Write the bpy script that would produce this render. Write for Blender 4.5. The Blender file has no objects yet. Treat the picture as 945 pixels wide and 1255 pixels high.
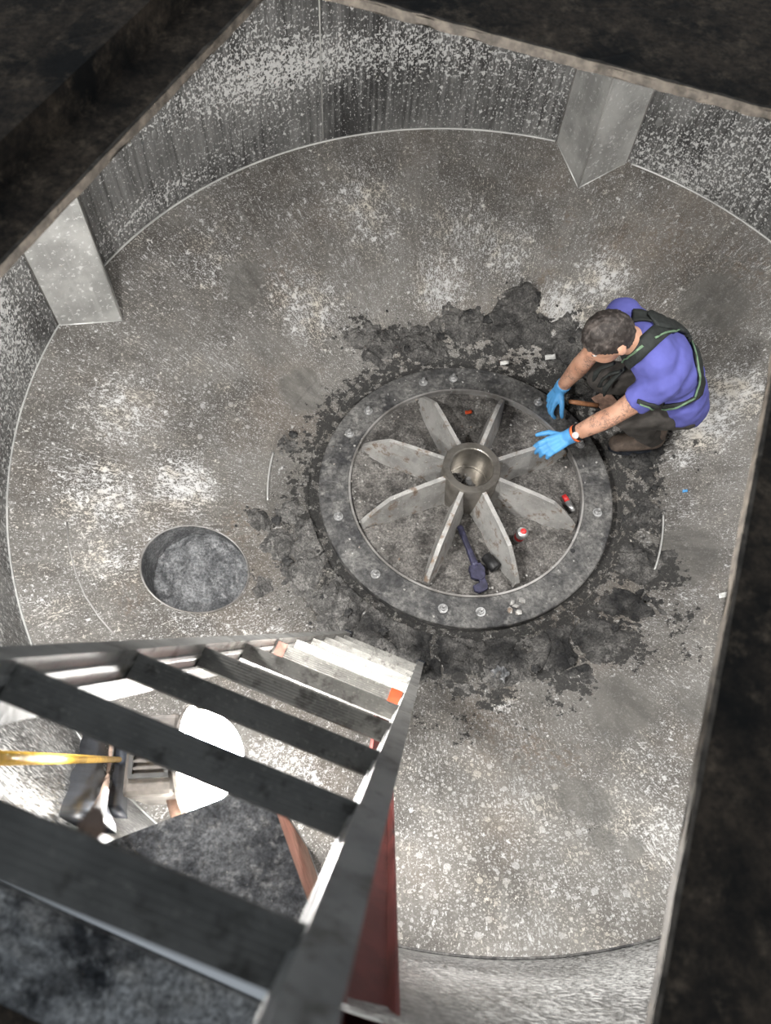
import bpy, bmesh, math, random
from mathutils import Vector, Matrix, noise, geometry
from mathutils.bvhtree import BVHTree
random.seed(7)
D = bpy.data; S = bpy.context.scene; COL = S.collection
PI = math.pi

# ------------------------------------------------------------------ camera
W, HH, F = 945.0, 1255.0, 958.1
H = 3.1
CAM = Vector((-0.512, -1.703, H))
RX = Vector((0.99892, 0.0, 0.04641)); RD = Vector((0.02090, -0.89289, -0.44979)); RF = Vector((0.04144, 0.45027, -0.89193))
cd = D.cameras.new('camera'); cam = D.objects.new('camera', cd); COL.objects.link(cam)
cam.matrix_world = Matrix(((RX.x, -RD.x, -RF.x, CAM.x), (RX.y, -RD.y, -RF.y, CAM.y), (RX.z, -RD.z, -RF.z, CAM.z), (0, 0, 0, 1)))
cd.sensor_fit = 'VERTICAL'; cd.sensor_height = 36; cd.lens = F / HH * 36
cd.clip_start = 0.02; cd.clip_end = 50
cd.dof.use_dof = True; cd.dof.focus_distance = 3.35; cd.dof.aperture_fstop = 7.0
S.camera = cam
# ------------------------------------------------------------------ world, exposure
wd = D.worlds.new('world'); S.world = wd; wd.use_nodes = True
bg = wd.node_tree.nodes['Background']; bg.inputs[0].default_value = (0.82, 0.91, 1.0, 1); bg.inputs[1].default_value = 0.22
S.view_settings.view_transform = 'Standard'; S.view_settings.look = 'None'; S.view_settings.gamma = 1
S.view_settings.use_curve_mapping = False; S.view_settings.exposure = 0.70
LAMP_POWER = 420.0          # emission of the work lamp's dome
CEIL_POWER = 40.0          # watts of the left fill light added under the lid
FILL_POWER_R = 24.0        # and of the right one

# ------------------------------------------------------------------ pixel -> place
RS, ZS, R0 = 1.8466, 0.436, 0.90
ROOF = 2.40
def ray(px): return RX * ((px[0] - W/2) / F) + RD * ((px[1] - HH/2) / F) + RF
def at(px, z): d = ray(px); return CAM + d * ((z - H) / d.z)
def fz(r): return 0.0 if r < R0 else ZS * (r - R0) / (RS - R0)
def onsurf(px, lift=0.0):
    z = 0.0
    for _ in range(60):
        q = at(px, z); z = .5*z + .5*min(fz(math.hypot(q.x, q.y)), ZS + 5)
    q = at(px, z)
    if math.hypot(q.x, q.y) > RS:           # the ray meets the wall first
        d = ray(px); a = d.x*d.x + d.y*d.y; b = CAM.x*d.x + CAM.y*d.y; c = CAM.x**2 + CAM.y**2 - (RS-lift)**2
        t = (-b + math.sqrt(b*b - a*c)) / a
        return CAM + d * t
    return at(px, z + lift)
def R2(v): return math.hypot(v.x, v.y)

# ------------------------------------------------------------------ materials
class N:
    def __init__(s, name):
        s.m = D.materials.new(name); s.m.use_nodes = True; s.t = s.m.node_tree
        s.b = s.t.nodes['Principled BSDF']; s.tc = s.new('ShaderNodeTexCoord')
    def new(s, k, **kw):
        n = s.t.nodes.new(k)
        for a, v in kw.items(): setattr(n, a, v)
        return n
    def put(s, sock, v):
        if isinstance(v, bpy.types.NodeSocket): s.t.links.new(v, sock)
        elif isinstance(v, (tuple, list)) and len(v) == 3 and sock.type == 'RGBA': sock.default_value = (*v, 1)
        else: sock.default_value = v
    def math(s, op, a, b=0.0, c=0.0, clamp=False):
        n = s.new('ShaderNodeMath', operation=op, use_clamp=clamp); s.put(n.inputs[0], a); s.put(n.inputs[1], b); s.put(n.inputs[2], c); return n.outputs[0]
    def noise(s, vec, scale, detail=4, rough=.55, dist=0.0):
        n = s.new('ShaderNodeTexNoise'); s.put(n.inputs['Vector'], vec); n.inputs['Scale'].default_value = scale
        n.inputs['Detail'].default_value = detail; n.inputs['Roughness'].default_value = rough; n.inputs['Distortion'].default_value = dist
        return n.outputs[0]
    def voro(s, vec, scale, feature='F1', out=0):
        n = s.new('ShaderNodeTexVoronoi', feature=feature); s.put(n.inputs['Vector'], vec); n.inputs['Scale'].default_value = scale; return n.outputs[out]
    def scl(s, vec, k, off=(0, 0, 0)):
        n = s.new('ShaderNodeMapping'); s.put(n.inputs[0], vec); n.inputs['Scale'].default_value = k; n.inputs['Location'].default_value = off; return n.outputs[0]
    def step(s, v, lo, hi):
        n = s.new('ShaderNodeMapRange', interpolation_type='SMOOTHSTEP'); s.put(n.inputs[0], v); s.put(n.inputs[1], lo); s.put(n.inputs[2], hi); return n.outputs[0]
    def mix(s, f, a, b, mode='MIX'):
        n = s.new('ShaderNodeMix', data_type='RGBA', blend_type=mode, clamp_factor=True)
        s.put(n.inputs[0], f); s.put(n.inputs[6], a); s.put(n.inputs[7], b); return n.outputs[2]
    def attr(s, name): n = s.new('ShaderNodeAttribute', attribute_name=name); return n.outputs['Fac']
    def fin(s, col, rough=.6, metal=0.0, bump=None, bs=.3, bd=.004):
        s.put(s.b.inputs['Base Color'], col); s.put(s.b.inputs['Roughness'], rough); s.put(s.b.inputs['Metallic'], metal)
        if bump is not None:
            n = s.new('ShaderNodeBump'); n.inputs['Strength'].default_value = bs; n.inputs['Distance'].default_value = bd
            s.put(n.inputs['Height'], bump); s.t.links.new(n.outputs[0], s.b.inputs['Normal'])
        return s.m
    @property
    def obj(s): return s.tc.outputs['Object']
    @property
    def uv(s): return s.tc.outputs['UV']

def fleck(n, vec, scale, detail, mask, t0=.62, k=.24, soft=.035, rough=.62):
    v = n.noise(vec, scale, detail, rough)
    lo = n.math('SUBTRACT', t0, n.math('MULTIPLY', mask, k))
    return n.step(v, lo, n.math('ADD', lo, soft))

def mat_floor():
    n = N('worn_tank_floor'); uv, ob = n.uv, n.obj
    big = n.noise(ob, 2.6, 6, .62)
    base = n.mix(n.step(big, .36, .66), (.095, .088, .08), (.18, .171, .158))
    warm = n.step(n.noise(n.scl(ob, (1, 1, 1), (7, 3, 0)), 1.9, 4), .48, .7)
    base = n.mix(n.math('MULTIPLY', warm, .5), base, (.185, .155, .128))
    st = n.noise(n.scl(uv, (30, 5, 1)), 1.0, 6, .7)
    base = n.mix(n.math('MULTIPLY', n.step(st, .5, .75), .4), base, (.31, .305, .295))
    base = n.mix(n.math('MULTIPLY', n.step(st, .5, .28), .45), base, (.07, .064, .058))
    gr = n.noise(ob, 90, 5, .7)
    base = n.mix(n.math('MULTIPLY', n.step(gr, .46, .7), .35), base, (.34, .33, .315))
    m = n.attr('scale')
    a = fleck(n, ob, 30, 9, m, .695, .22, .04, .74)
    b = fleck(n, n.scl(uv, (105, 40, 1)), 1.0, 6, m, .695, .22, .045, .68)
    b2 = fleck(n, n.scl(uv, (150, 22, 1), (3, 1, 0)), 1.0, 5, n.math('MULTIPLY', m, n.step(n.noise(ob, 3.5, 3), .45, .62)), .665, .2, .05, .62)
    c = fleck(n, ob, 150, 4, m, .665, .2, .06, .6)
    wh = n.math('MAXIMUM', n.math('MAXIMUM', n.math('MULTIPLY', a, .8), n.math('MULTIPLY', b, .75)), n.math('MAXIMUM', n.math('MULTIPLY', c, .6), n.math('MULTIPLY', b2, .6)))
    sp = n.attr('spots')
    vin = n.mix(.010, ob, n.new('ShaderNodeTexNoise').outputs[1], 'ADD')
    for sc, rad, keep, amt in ((26, .33, .62, .5), (52, .36, .5, .52), (95, .36, .45, .42)):
        v = n.new('ShaderNodeTexVoronoi', feature='F1'); n.put(v.inputs['Vector'], vin); v.inputs['Scale'].default_value = sc
        sep = n.new('ShaderNodeSeparateColor'); n.put(sep.inputs[0], v.outputs[1])
        size = n.math('MULTIPLY', n.math('ADD', .45, n.math('MULTIPLY', sep.outputs[1], .75)), rad)
        disc = n.step(v.outputs[0], size, n.math('MULTIPLY', size, .8))
        inner = n.math('ADD', .45, n.math('MULTIPLY', n.step(n.noise(ob, 210, 4, .7), .35, .65), .55))
        on = n.step(n.math('MULTIPLY', n.math('SUBTRACT', 1.0, sep.outputs[0]), n.math('ADD', .12, sp)), keep*.75, keep*.75+.03)
        wh = n.math('MAXIMUM', wh, n.math('MULTIPLY', n.math('MULTIPLY', disc, inner), n.math('MULTIPLY', on, amt)))
    fc = n.mix(n.step(n.noise(ob, 8, 4), .45, .66), (.60, .60, .595), (.58, .54, .47))
    col = n.mix(wh, base, fc)
    rust = n.math('MULTIPLY', n.attr('rust'), n.step(n.noise(ob, 34, 8, .75), .44, .64))
    col = n.mix(n.math('MULTIPLY', rust, .85), col, (.15, .10, .065))
    wet = n.attr('clean')
    cn = n.mix(n.step(n.noise(n.scl(uv, (14, 5, 1)), 1.0, 4), .35, .65), (.11, .106, .098), (.17, .163, .15))
    col = n.mix(n.math('MULTIPLY', n.step(wet, .25, .6), .85), col, cn)
    d = n.attr('dirt')
    dn = n.noise(ob, 26, 10, .72)
    dl = n.math('SUBTRACT', .80, n.math('MULTIPLY', d, .48))
    dm = n.math('MULTIPLY', n.step(dn, dl, n.math('ADD', dl, .04)), n.step(d, .02, .12))
    col = n.mix(n.math('MULTIPLY', dm, .95), col, n.mix(n.step(gr, .5, .65), (.016, .0155, .015), (.045, .043, .04)))
    wd2 = n.math('MAXIMUM', wh, dm)
    rough = n.math('SUBTRACT', n.math('ADD', .46, n.math('MULTIPLY', wd2, .4)), n.math('MULTIPLY', wet, .10))
    metal = n.math('MULTIPLY', n.math('SUBTRACT', 1.0, wd2), .4)
    h = n.math('ADD', n.math('MULTIPLY', wd2, .7), n.math('MULTIPLY', n.noise(ob, 45, 7, .7), .8))
    return n.fin(col, rough, metal, h, .4, .005)

def mat_wall():
    n = N('scaled_tank_wall'); uv, ob = n.uv, n.obj
    big = n.noise(n.scl(uv, (2.2, 2.0, 1)), 1.0, 4)
    base = n.mix(n.step(big, .35, .65), (.06, .06, .06), (.20, .20, .195))
    st = n.noise(n.scl(uv, (34, 1.6, 1)), 1.0, 5, .6)
    base = n.mix(n.math('MULTIPLY', n.step(st, .46, .7), .6), base, (.30, .30, .295))
    base = n.mix(n.math('MULTIPLY', n.step(st, .5, .28), .7), base, (.03, .03, .03))
    m = n.attr('scale')
    a = fleck(n, n.scl(uv, (52, 40, 1)), 1.0, 5, m, .70, .28, .04, .6)
    b = fleck(n, n.scl(uv, (115, 80, 1)), 1.0, 3, m, .70, .26, .05, .5)
    c = fleck(n, n.scl(uv, (150, 14, 1)), 1.0, 4, m, .72, .2, .05, .55)
    wh = n.math('MAXIMUM', n.math('MULTIPLY', a, .8), n.math('MAXIMUM', n.math('MULTIPLY', b, .75), n.math('MULTIPLY', c, .5)))
    col = n.mix(wh, base, (.55, .55, .54))
    rough = n.math('ADD', .40, n.math('MULTIPLY', wh, .4))
    metal = n.math('MULTIPLY', n.math('SUBTRACT', 1.0, wh), .5)
    h = n.math('ADD', n.math('MULTIPLY', wh, .7), n.math('MULTIPLY', n.noise(ob, 40, 5, .6), .4))
    return n.fin(col, rough, metal, h, .3, .003)

def mat_steel(name, c0, c1, fl=.35, rough=.42, metal=.6, flc=(.55, .55, .54), sc=1.0, stain=None):
    n = N(name); ob = n.obj
    base = n.mix(n.step(n.noise(ob, 5*sc, 5), .35, .65), c0, c1)
    base = n.mix(n.math('MULTIPLY', n.step(n.noise(n.scl(ob, (30, 30, 2)), sc, 4), .5, .7), .4), base, c1)
    w = n.step(n.noise(ob, 55*sc, 6, .65), .70 - fl*.25, .74 - fl*.25)
    col = n.mix(n.math('MULTIPLY', w, .7), base, flc)
    if stain: col = n.mix(n.step(n.noise(ob, 11*sc, 7, .7), .52, .66), col, stain)
    return n.fin(col, n.math('ADD', rough, n.math('MULTIPLY', w, .3)), n.math('MULTIPLY', n.math('SUBTRACT', 1.0, w), metal), n.noise(ob, 60*sc, 5, .65), .2, .003)

def mat_crust(name, cols, sc=1.0, rough=.9, bs=.8, bd=.008, light=(.4, .39, .37), la=.64, attr=None, crack=.25):
    n = N(name); ob = n.obj
    a = n.noise(ob, 9*sc, 8, .65)
    col = n.mix(n.step(a, .36, .64), cols[0], cols[1])
    col = n.mix(n.math('MULTIPLY', n.step(n.noise(ob, 30*sc, 6, .7), .5, .68), .7), col, cols[2])
    if attr: col = n.mix(n.attr(attr), col, n.mix(n.step(n.noise(ob, 22*sc, 6, .7), .4, .62), (.012, .012, .013), (.035, .034, .033)))
    col = n.mix(n.step(n.noise(ob, 48*sc, 6, .7), la, la+.05), col, light)
    fine = n.noise(ob, 95*sc, 6, .75)
    col = n.mix(1.0, col, n.mix(n.step(fine, .34, .66), (.45, .45, .45), (1.45, 1.45, 1.45)), 'MULTIPLY')
    h = n.math('ADD', n.noise(ob, 26*sc, 9, .72), n.math('MULTIPLY', n.step(n.voro(ob, 14*sc, 'DISTANCE_TO_EDGE'), .0, .06), crack))
    return n.fin(col, rough, 0.0, h, bs, bd)

def mat_plain(name, col, rough=.6, metal=0.0, var=.25, sc=30, bump=.15, dirt=None):
    n = N(name); ob = n.obj
    a = n.noise(ob, sc, 5, .6)
    c = n.mix(n.step(a, .3, .7), tuple(v*(1-var) for v in col), tuple(min(1, v*(1+var)) for v in col))
    if dirt: c = n.mix(n.step(n.noise(ob, sc*.7, 7, .7), dirt[1], dirt[1]+.1), c, dirt[0])
    return n.fin(c, rough, metal, a, bump, .003)

def mat_emit(name, col, s):
    n = N(name); n.b.inputs['Base Color'].default_value = (.9, .9, .9, 1)
    n.b.inputs['Emission Color'].default_value = (*col, 1); n.b.inputs['Emission Strength'].default_value = s
    return n.m

def mat_skin():
    n = N('tattooed_skin'); ob = n.obj
    c = n.mix(n.step(n.noise(ob, 14, 4), .35, .65), (.44, .23, .15), (.58, .33, .23))
    t = n.noise(ob, 34, 3, .5, 2.2)
    line = n.math('SUBTRACT', 1.0, n.step(n.math('ABSOLUTE', n.math('SUBTRACT', t, .5)), .01, .035))
    area = n.step(n.noise(ob, 13, 3), .46, .56)
    ink = n.math('MULTIPLY', n.math('MULTIPLY', n.math('MAXIMUM', line, n.math('MULTIPLY', n.step(n.noise(ob, 50, 3), .52, .62), .6)), area), n.attr('ink'))
    c = n.mix(n.math('MULTIPLY', ink, .75), c, (.07, .06, .06))
    m = n.fin(c, .5, 0, n.noise(ob, 120, 3), .08, .002); n.b.inputs['Subsurface Weight'].default_value = .06; return m

M = {}
M['floor'] = mat_floor(); M['wall'] = mat_wall()
M['baffle'] = mat_steel('baffle_steel', (.27, .27, .26), (.43, .43, .415), .48, .42, .3)
M['highlight_dome'] = mat_steel('highlight_dome_steel', (.16, .16, .155), (.27, .27, .265), .3, .45, .4)  # for the domes that stand in for wall highlights
M['weld'] = mat_steel('weld_bead_steel', (.42, .42, .41), (.6, .6, .58), .3, .4, .5)
M['weld_dark'] = mat_steel('dark_weld_steel', (.16, .15, .14), (.35, .34, .33), .3, .5, .5)
M['ring'] = mat_crust('grimy_ring_steel', ((.022, .022, .024), (.115, .112, .108), (.20, .195, .185)), .55, .62, .7, .006, (.40, .40, .39), .69)
M['disc'] = mat_crust('crusted_rotor_disc', ((.05, .046, .043), (.16, .15, .14), (.27, .26, .245)), 1.1, .9, 1.0, .014, (.42, .41, .39), .67, crack=0)
M['rib'] = mat_steel('rotor_rib_steel', (.27, .265, .255), (.44, .43, .415), .4, .55, .35, (.55, .54, .51), 1.6, (.20, .145, .105))
M['hub'] = mat_steel('machined_hub_steel', (.20, .185, .165), (.34, .32, .29), .1, .33, .8, (.5, .48, .45), 2)
M['bolt'] = mat_steel('bolt_steel', (.3, .3, .3), (.5, .5, .5), .3, .4, .6, (.6, .6, .6), 4)
M['sludge'] = mat_crust('dried_sludge', ((.055, .053, .051), (.145, .139, .132), (.25, .24, .23)), 1.3, .92, 1.0, .016, (.36, .35, .34), .70, 'black')
M['sludge_grey'] = mat_crust('pale_grey_sludge', ((.06, .062, .066), (.17, .173, .178), (.25, .25, .255)), 1.0, .9, .6, .01, (.4, .4, .4), .68)
M['lump'] = mat_crust('sludge_lump', ((.02, .02, .021), (.05, .049, .048), (.10, .098, .095)), 3, .95, 1.0, .008, (.3, .3, .29), .7)
M['dust'] = mat_crust('dusty_debris', ((.04, .043, .05), (.17, .175, .185), (.30, .30, .30)), 1.6, .95, 1.0, .008, (.5, .49, .46), .66, crack=0)
M['ledge'] = mat_crust('ledge_debris', ((.07, .073, .08), (.60, .60, .60), (.85, .84, .82)), 1.9, .95, 1.0, .008, (.8, .78, .74), .66, crack=0)
M['lid'] = mat_crust('grimy_lid_paint', ((.005, .0036, .0025), (.075, .054, .037), (.15, .112, .078)), .8, .85, .6, .006, (.34, .29, .2), .72)
M['lid_edge'] = mat_plain('cut_plate_edge', (.12, .10, .08), .75, .0, .5, 45, .5, ((.05, .04, .03), .55))
M['alu'] = mat_steel('dirty_aluminium', (.23, .228, .22), (.36, .355, .34), .35, .5, .3, (.44, .43, .40), 2, (.15, .145, .13))
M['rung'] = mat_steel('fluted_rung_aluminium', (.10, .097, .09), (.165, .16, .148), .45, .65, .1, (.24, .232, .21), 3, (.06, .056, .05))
M['orange'] = mat_plain('orange_tape', (.42, .045, .006), .6)
M['pink'] = mat_plain('faded_pink_tape', (.30, .14, .11), .7)
M['red_bar'] = mat_plain('red_glass_fibre', (.21, .05, .045), .5, 0, .3, 9, .2, ((.07, .03, .03), .58))
M['yellow'] = mat_plain('yellow_plastic', (.78, .46, .06), .45, 0, .15, 20, .05)
M['black'] = mat_plain('black_rubber', (.02, .023, .03), .45, 0, .4, 25, .3)
M['rope'] = mat_plain('pale_rope', (.24, .17, .135), .85, 0, .3, 80, .6)
M['lampbody'] = mat_plain('cast_lamp_housing', (.07, .062, .056), .6, .3, .4, 30, .4, ((.16, .12, .09), .57))
M['lampdark'] = mat_plain('dark_lamp_grille', (.03, .03, .03), .6, .3)
M['dome'] = mat_emit('lit_lamp_diffuser', (1.0, .985, .95), LAMP_POWER)
M['fill_glow'] = mat_emit('lit_fill_glass', (1.0, .95, .88), 6.0)  # glowing glass of the added fill lights
M['wrench'] = mat_plain('dark_blue_wrench_steel', (.032, .031, .062), .45, .3, .4, 40, .3)
M['blackiron'] = mat_plain('black_iron', (.012, .012, .013), .5, .2)
M['silver'] = mat_plain('brushed_silver', (.55, .55, .55), .35, .8)
M['redcap'] = mat_plain('red_plastic', (.6, .03, .03), .4)
M['rust'] = mat_plain('rusty_steel', (.32, .20, .15), .8, .1, .35, 30, .4)
M['wood'] = mat_plain('orange_wooden_handle', (.36, .16, .075), .6, 0, .3, 30, .2)
M['paper'] = mat_plain('white_scrap', (.6, .6, .58), .8)
M['shirt'] = mat_plain('blue_cotton', (.085, .09, .32), .9, 0, .12, 8, .12)
M['trousers'] = mat_plain('dark_work_trousers', (.042, .037, .033), .9, 0, .45, 14, .4, ((.13, .11, .09), .6))
M['hair'] = None
M['glove'] = mat_plain('blue_nitrile', (.085, .31, .62), .5, 0, .12, 22, .12)
M['web'] = mat_plain('black_webbing', (.014, .017, .016), .8, 0, .3, 60, .3)
M['lime'] = mat_plain('green_edge_piping', (.12, .20, .12), .7)
M['boot'] = mat_plain('dusty_boot_leather', (.10, .075, .06), .8, 0, .4, 30, .3, ((.25, .19, .16), .6))
M['eye'] = mat_plain('eye_white', (.7, .7, .68), .3)
M['brace'] = mat_plain('orange_wristband', (.75, .16, .05), .5)
M['watch'] = mat_plain('pale_watch', (.65, .6, .58), .3)
M['skin'] = mat_skin()
_h = N('short_dark_hair')
_hn = _h.noise(_h.scl(_h.obj, (60, 60, 22)), 1.0, 6, .7)
_hb = _h.mix(_h.step(_h.noise(_h.obj, 16, 4, .6), .45, .65), (.018, .013, .011), (.085, .07, .062))
M['hair'] = _h.fin(_h.mix(_h.math('MULTIPLY', _h.step(_hn, .5, .7), .6), _hb, (.14, .12, .11)), .6, 0, _hn, .9, .006)

# ------------------------------------------------------------------ mesh helpers
def obj(name, bm, mat, parent=None, smooth=False, **props):
    if isinstance(bm, bpy.types.Mesh): me = bm
    else:
        bmesh.ops.recalc_face_normals(bm, faces=bm.faces)
        me = D.meshes.new(name); bm.to_mesh(me); bm.free()
    if smooth:
        for p in me.polygons: p.use_smooth = True
    if mat: me.materials.append(mat)
    o = D.objects.new(name, me); COL.objects.link(o)
    if parent: o.parent = parent; o.matrix_parent_inverse = parent.matrix_world.inverted()
    for k, v in props.items(): o[k] = v
    return o
def thing(name, label, cat, loc=(0, 0, 0), group=None):
    o = D.objects.new(name, None); COL.objects.link(o); o.location = loc; o.empty_display_size = .05
    o.matrix_world = Matrix.Translation(Vector(loc))
    o['label'] = label; o['category'] = cat
    if group: o['group'] = group
    return o
def tag(o, label, cat, group=None):
    o['label'] = label; o['category'] = cat
    if group: o['group'] = group
    return o
def frame(x, y, z, o):
    return Matrix(((x.x, y.x, z.x, o.x), (x.y, y.y, z.y, o.y), (x.z, y.z, z.z, o.z), (0, 0, 0, 1)))
def basis(d, up=Vector((0, 0, 1))):
    d = d.normalized(); x = d.cross(up)
    if x.length < 1e-3: x = d.cross(Vector((0, 1, 0)))
    x.normalize(); return x, x.cross(d).normalized(), d
def box(bm, c, sx, sy, sz, mat=None, bevel=0):
    m = Matrix.Translation(Vector(c)) if mat is None else mat
    r = bmesh.ops.create_cube(bm, size=1, matrix=m @ Matrix.Diagonal((sx, sy, sz, 1)))
    if bevel:
        es = list({e for v in r['verts'] for e in v.link_edges})
        bmesh.ops.bevel(bm, geom=es, offset=bevel, segments=2, affect='EDGES', profile=.5)
def tube(bm, pts, rad, seg=10, cap=True, flat=1.0, up=Vector((0, 0, 1))):
    pts = [Vector(p) for p in pts]; rings = []
    for i, p in enumerate(pts):
        d = (pts[min(i+1, len(pts)-1)] - pts[max(i-1, 0)]); x, y, z = basis(d, up)
        r = rad[i] if isinstance(rad, (list, tuple)) else rad
        rings.append([bm.verts.new(p + x*math.cos(2*PI*k/seg)*r + y*math.sin(2*PI*k/seg)*r*flat) for k in range(seg)])
    for a, b in zip(rings, rings[1:]):
        for k in range(seg): bm.faces.new((a[k], a[(k+1) % seg], b[(k+1) % seg], b[k]))
    if cap: bm.faces.new(rings[0][::-1]); bm.faces.new(rings[-1])
def lathe(bm, prof, seg=96, m=None, closed=False):
    rings = []
    for r, z in prof:
        rings.append([bm.verts.new((r*math.cos(2*PI*k/seg), r*math.sin(2*PI*k/seg), z)) for k in range(seg)] if r > 1e-6 else [bm.verts.new((0, 0, z))])
    pr = list(zip(rings, rings[1:])) + ([(rings[-1], rings[0])] if closed else [])
    for a, b in pr:
        for k in range(seg):
            f = [a[k % len(a)], a[(k+1) % len(a)], b[(k+1) % len(b)], b[k % len(b)]]
            f = [v for i, v in enumerate(f) if v not in f[:i]]
            if len(f) > 2: bm.faces.new(f)
    if m is not None: bmesh.ops.transform(bm, matrix=m, verts=bm.verts)
def arc_bead(a0, a1, r, z, rad, n=60):
    bm = bmesh.new(); tube(bm, [(r*math.cos(math.radians(a0+(a1-a0)*i/n)), r*math.sin(math.radians(a0+(a1-a0)*i/n)), z) for i in range(n+1)], rad*1.0, 6); return bm
def prism(bm, poly, axis_m, depth):
    """polygon (x,y) in axis_m's xy plane, extruded along its z by depth."""
    a = [bm.verts.new(axis_m @ Vector((x, y, 0))) for x, y in poly]; b = [bm.verts.new(axis_m @ Vector((x, y, depth))) for x, y in poly]
    bm.faces.new(a[::-1]); bm.faces.new(b); n = len(poly)
    for i in range(n): bm.faces.new((a[i], a[(i+1) % n], b[(i+1) % n], b[i]))
def rock(r, sq=.6, seed=0, sub=2):
    bm = bmesh.new(); bmesh.ops.create_icosphere(bm, subdivisions=sub, radius=r)
    for v in bm.verts:
        k = 1 + .6*noise.noise(v.co/r*1.1 + Vector((seed*3.1, seed, 0))) + .5*noise.fractal(v.co/r*2.4 + Vector((seed, 5, seed)), .7, 2.0, 4)
        v.co *= k; v.co.z *= sq
    return bm

# ------------------------------------------------------------------ tank shell
def blob(px, rad): q = onsurf(px); return (q.x, q.y, rad)
def bl(items): return [(*blob(p, r)[:2], r, a) for p, r, a in items]
def field(bs, x, y):
    s = 0.0
    for bx_, by_, r, a in bs:
        d2 = ((x-bx_)**2 + (y-by_)**2) / (r*r)
        if d2 < 6: s = max(s, a * math.exp(-d2))
    return s
HOLE = Vector((-1.137, -.49, 0)); HR = .20
DIRT = bl([((520, 805), .13, .95), ((590, 812), .14, .95), ((670, 812), .14, .95), ((735, 790), .13, .95), ((785, 560), .13, .95), ((790, 640), .12, .9), ((620, 420), .15, .8), ((700, 445), .14, .85), ((745, 480), .13, .9), ((455, 775), .11, .85), ((395, 745), .10, .6), ((570, 885), .16, .62), ((520, 880), .12, .55), ((690, 860), .14, .6), ((760, 790), .18, .95), ((830, 760), .14, .7), ((850, 800), .14, .55), ((440, 395), .14, .66), ((480, 420), .15, .75),
           ((600, 850), .14, .8), ((700, 830), .14, .85), ((560, 840), .12, .8), ((470, 800), .14, .8), ((800, 700), .16, .9), ((800, 600), .12, .85), ((790, 520), .16, .8), ((640, 900), .1, .5), ((730, 1020), .06, .45),
           ((400, 790), .12, .5), ((330, 650), .1, .6), ((310, 630), .06, .7), ((700, 380), .12, .6), ((860, 545), .12, .55), ((850, 580), .10, .5), ((285, 590), .05, .5)])
CLEAN = bl([((372, 482), .13, .9), ((330, 430), .16, .45), ((300, 345), .16, .7), ((845, 680), .16, .95), ((760, 870), .18, .75), ((660, 855), .1, .5), ((850, 860), .15, .5), ((200, 420), .16, .4), ((715, 985), .09, .9), ((775, 1035), .045, .9), ((738, 1027), .045, .9), ((690, 950), .08, .5), ((880, 370), .2, .75), ((700, 170), .1, .3)])
RUST = bl([((300, 640), .08, .8), ((288, 665), .06, .8), ((650, 920), .1, .7), ((600, 890), .12, .55), ((690, 935), .08, .7), ((680, 300), .05, .8), ((668, 340), .05, .7), ((695, 265), .04, .8), ((900, 340), .2, .6), ((820, 290), .15, .5), ((350, 340), .16, .4), ((155, 735), .07, .6), ((760, 300), .15, .45)])
SPOTS = bl([((600, 1000), .35, 1.0), ((560, 1080), .3, 1.0), ((700, 1090), .3, 1.0), ((260, 250), .2, .6), ((350, 620), .2, .2), ((250, 500), .4, .5), ((560, 320), .4, .35)])
SCALE = bl([((130, 610), .3, .75), ((150, 500), .3, .7), ((220, 590), .2, .9), ((130, 690), .2, .7), ((260, 320), .35, .6), ((380, 380), .3, .75), ((450, 260), .4, .65), ((560, 280), .4, .6), ((620, 310), .3, .7), ((540, 350), .25, .8), ((690, 380), .2, .9), ((740, 340), .2, .85), ((860, 400), .12, .7),
            ((860, 520), .2, .95), ((900, 480), .2, .9), ((840, 560), .12, .7), ((870, 700), .1, .5), ((620, 1000), .4, .42), ((560, 1100), .4, .42), ((760, 1000), .3, .6), ((800, 950), .25, .6), ((820, 1020), .22, .72), ((340, 960), .3, .8), ((680, 1120), .4, .5), ((310, 780), .3, .6), ((190, 650), .15, .6), ((60, 740), .2, .55), ((240, 770), .2, .6), ((830, 900), .2, .5), ((620, 860), .08, .7), ((780, 230), .15, .5)])

NT, NR = 520, 84
bm = bmesh.new(); uvl = bm.loops.layers.uv.new('UVMap')
rs = [.60, .665, .672, .72, .724, .895] + [.90 + (RS-.90)*i/NR for i in range(NR+1)]
def zprof(r): return -.045 if .668 < r < .722 else (-.05 if r < .668 else (-.012 if r < .897 else fz(r)))
V = [[bm.verts.new((r*math.cos(2*PI*k/NT), r*math.sin(2*PI*k/NT), zprof(r))) for k in range(NT)] for r in rs]
for i in range(len(rs)-1):
    for k in range(NT):
        vs = (V[i][k], V[i][(k+1) % NT], V[i+1][(k+1) % NT], V[i+1][k])
        cx = sum(v.co.x for v in vs)/4; cy = sum(v.co.y for v in vs)/4
        if math.hypot(cx-HOLE.x, cy-HOLE.y) < HR: continue
        f = bm.faces.new(vs); f.smooth = True
        for j, l in enumerate(f.loops):
            kk = k + (j in (1, 2)); l[uvl].uv = (2*PI*kk/NT*1.3, R2(l.vert.co))
for v in list(bm.verts):
    if not v.link_faces: bm.verts.remove(v); continue
    d = Vector((v.co.x-HOLE.x, v.co.y-HOLE.y, 0))
    if v.is_boundary and d.length < HR*1.25 and d.length > 0:
        d = d.normalized()*HR; v.co.x = HOLE.x+d.x; v.co.y = HOLE.y+d.y; v.co.z = zprof(R2(v.co))
floor = obj('floor', bm, M['floor'], kind='structure', label='scaled conical steel tank floor with white flecks')
me = floor.data
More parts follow.
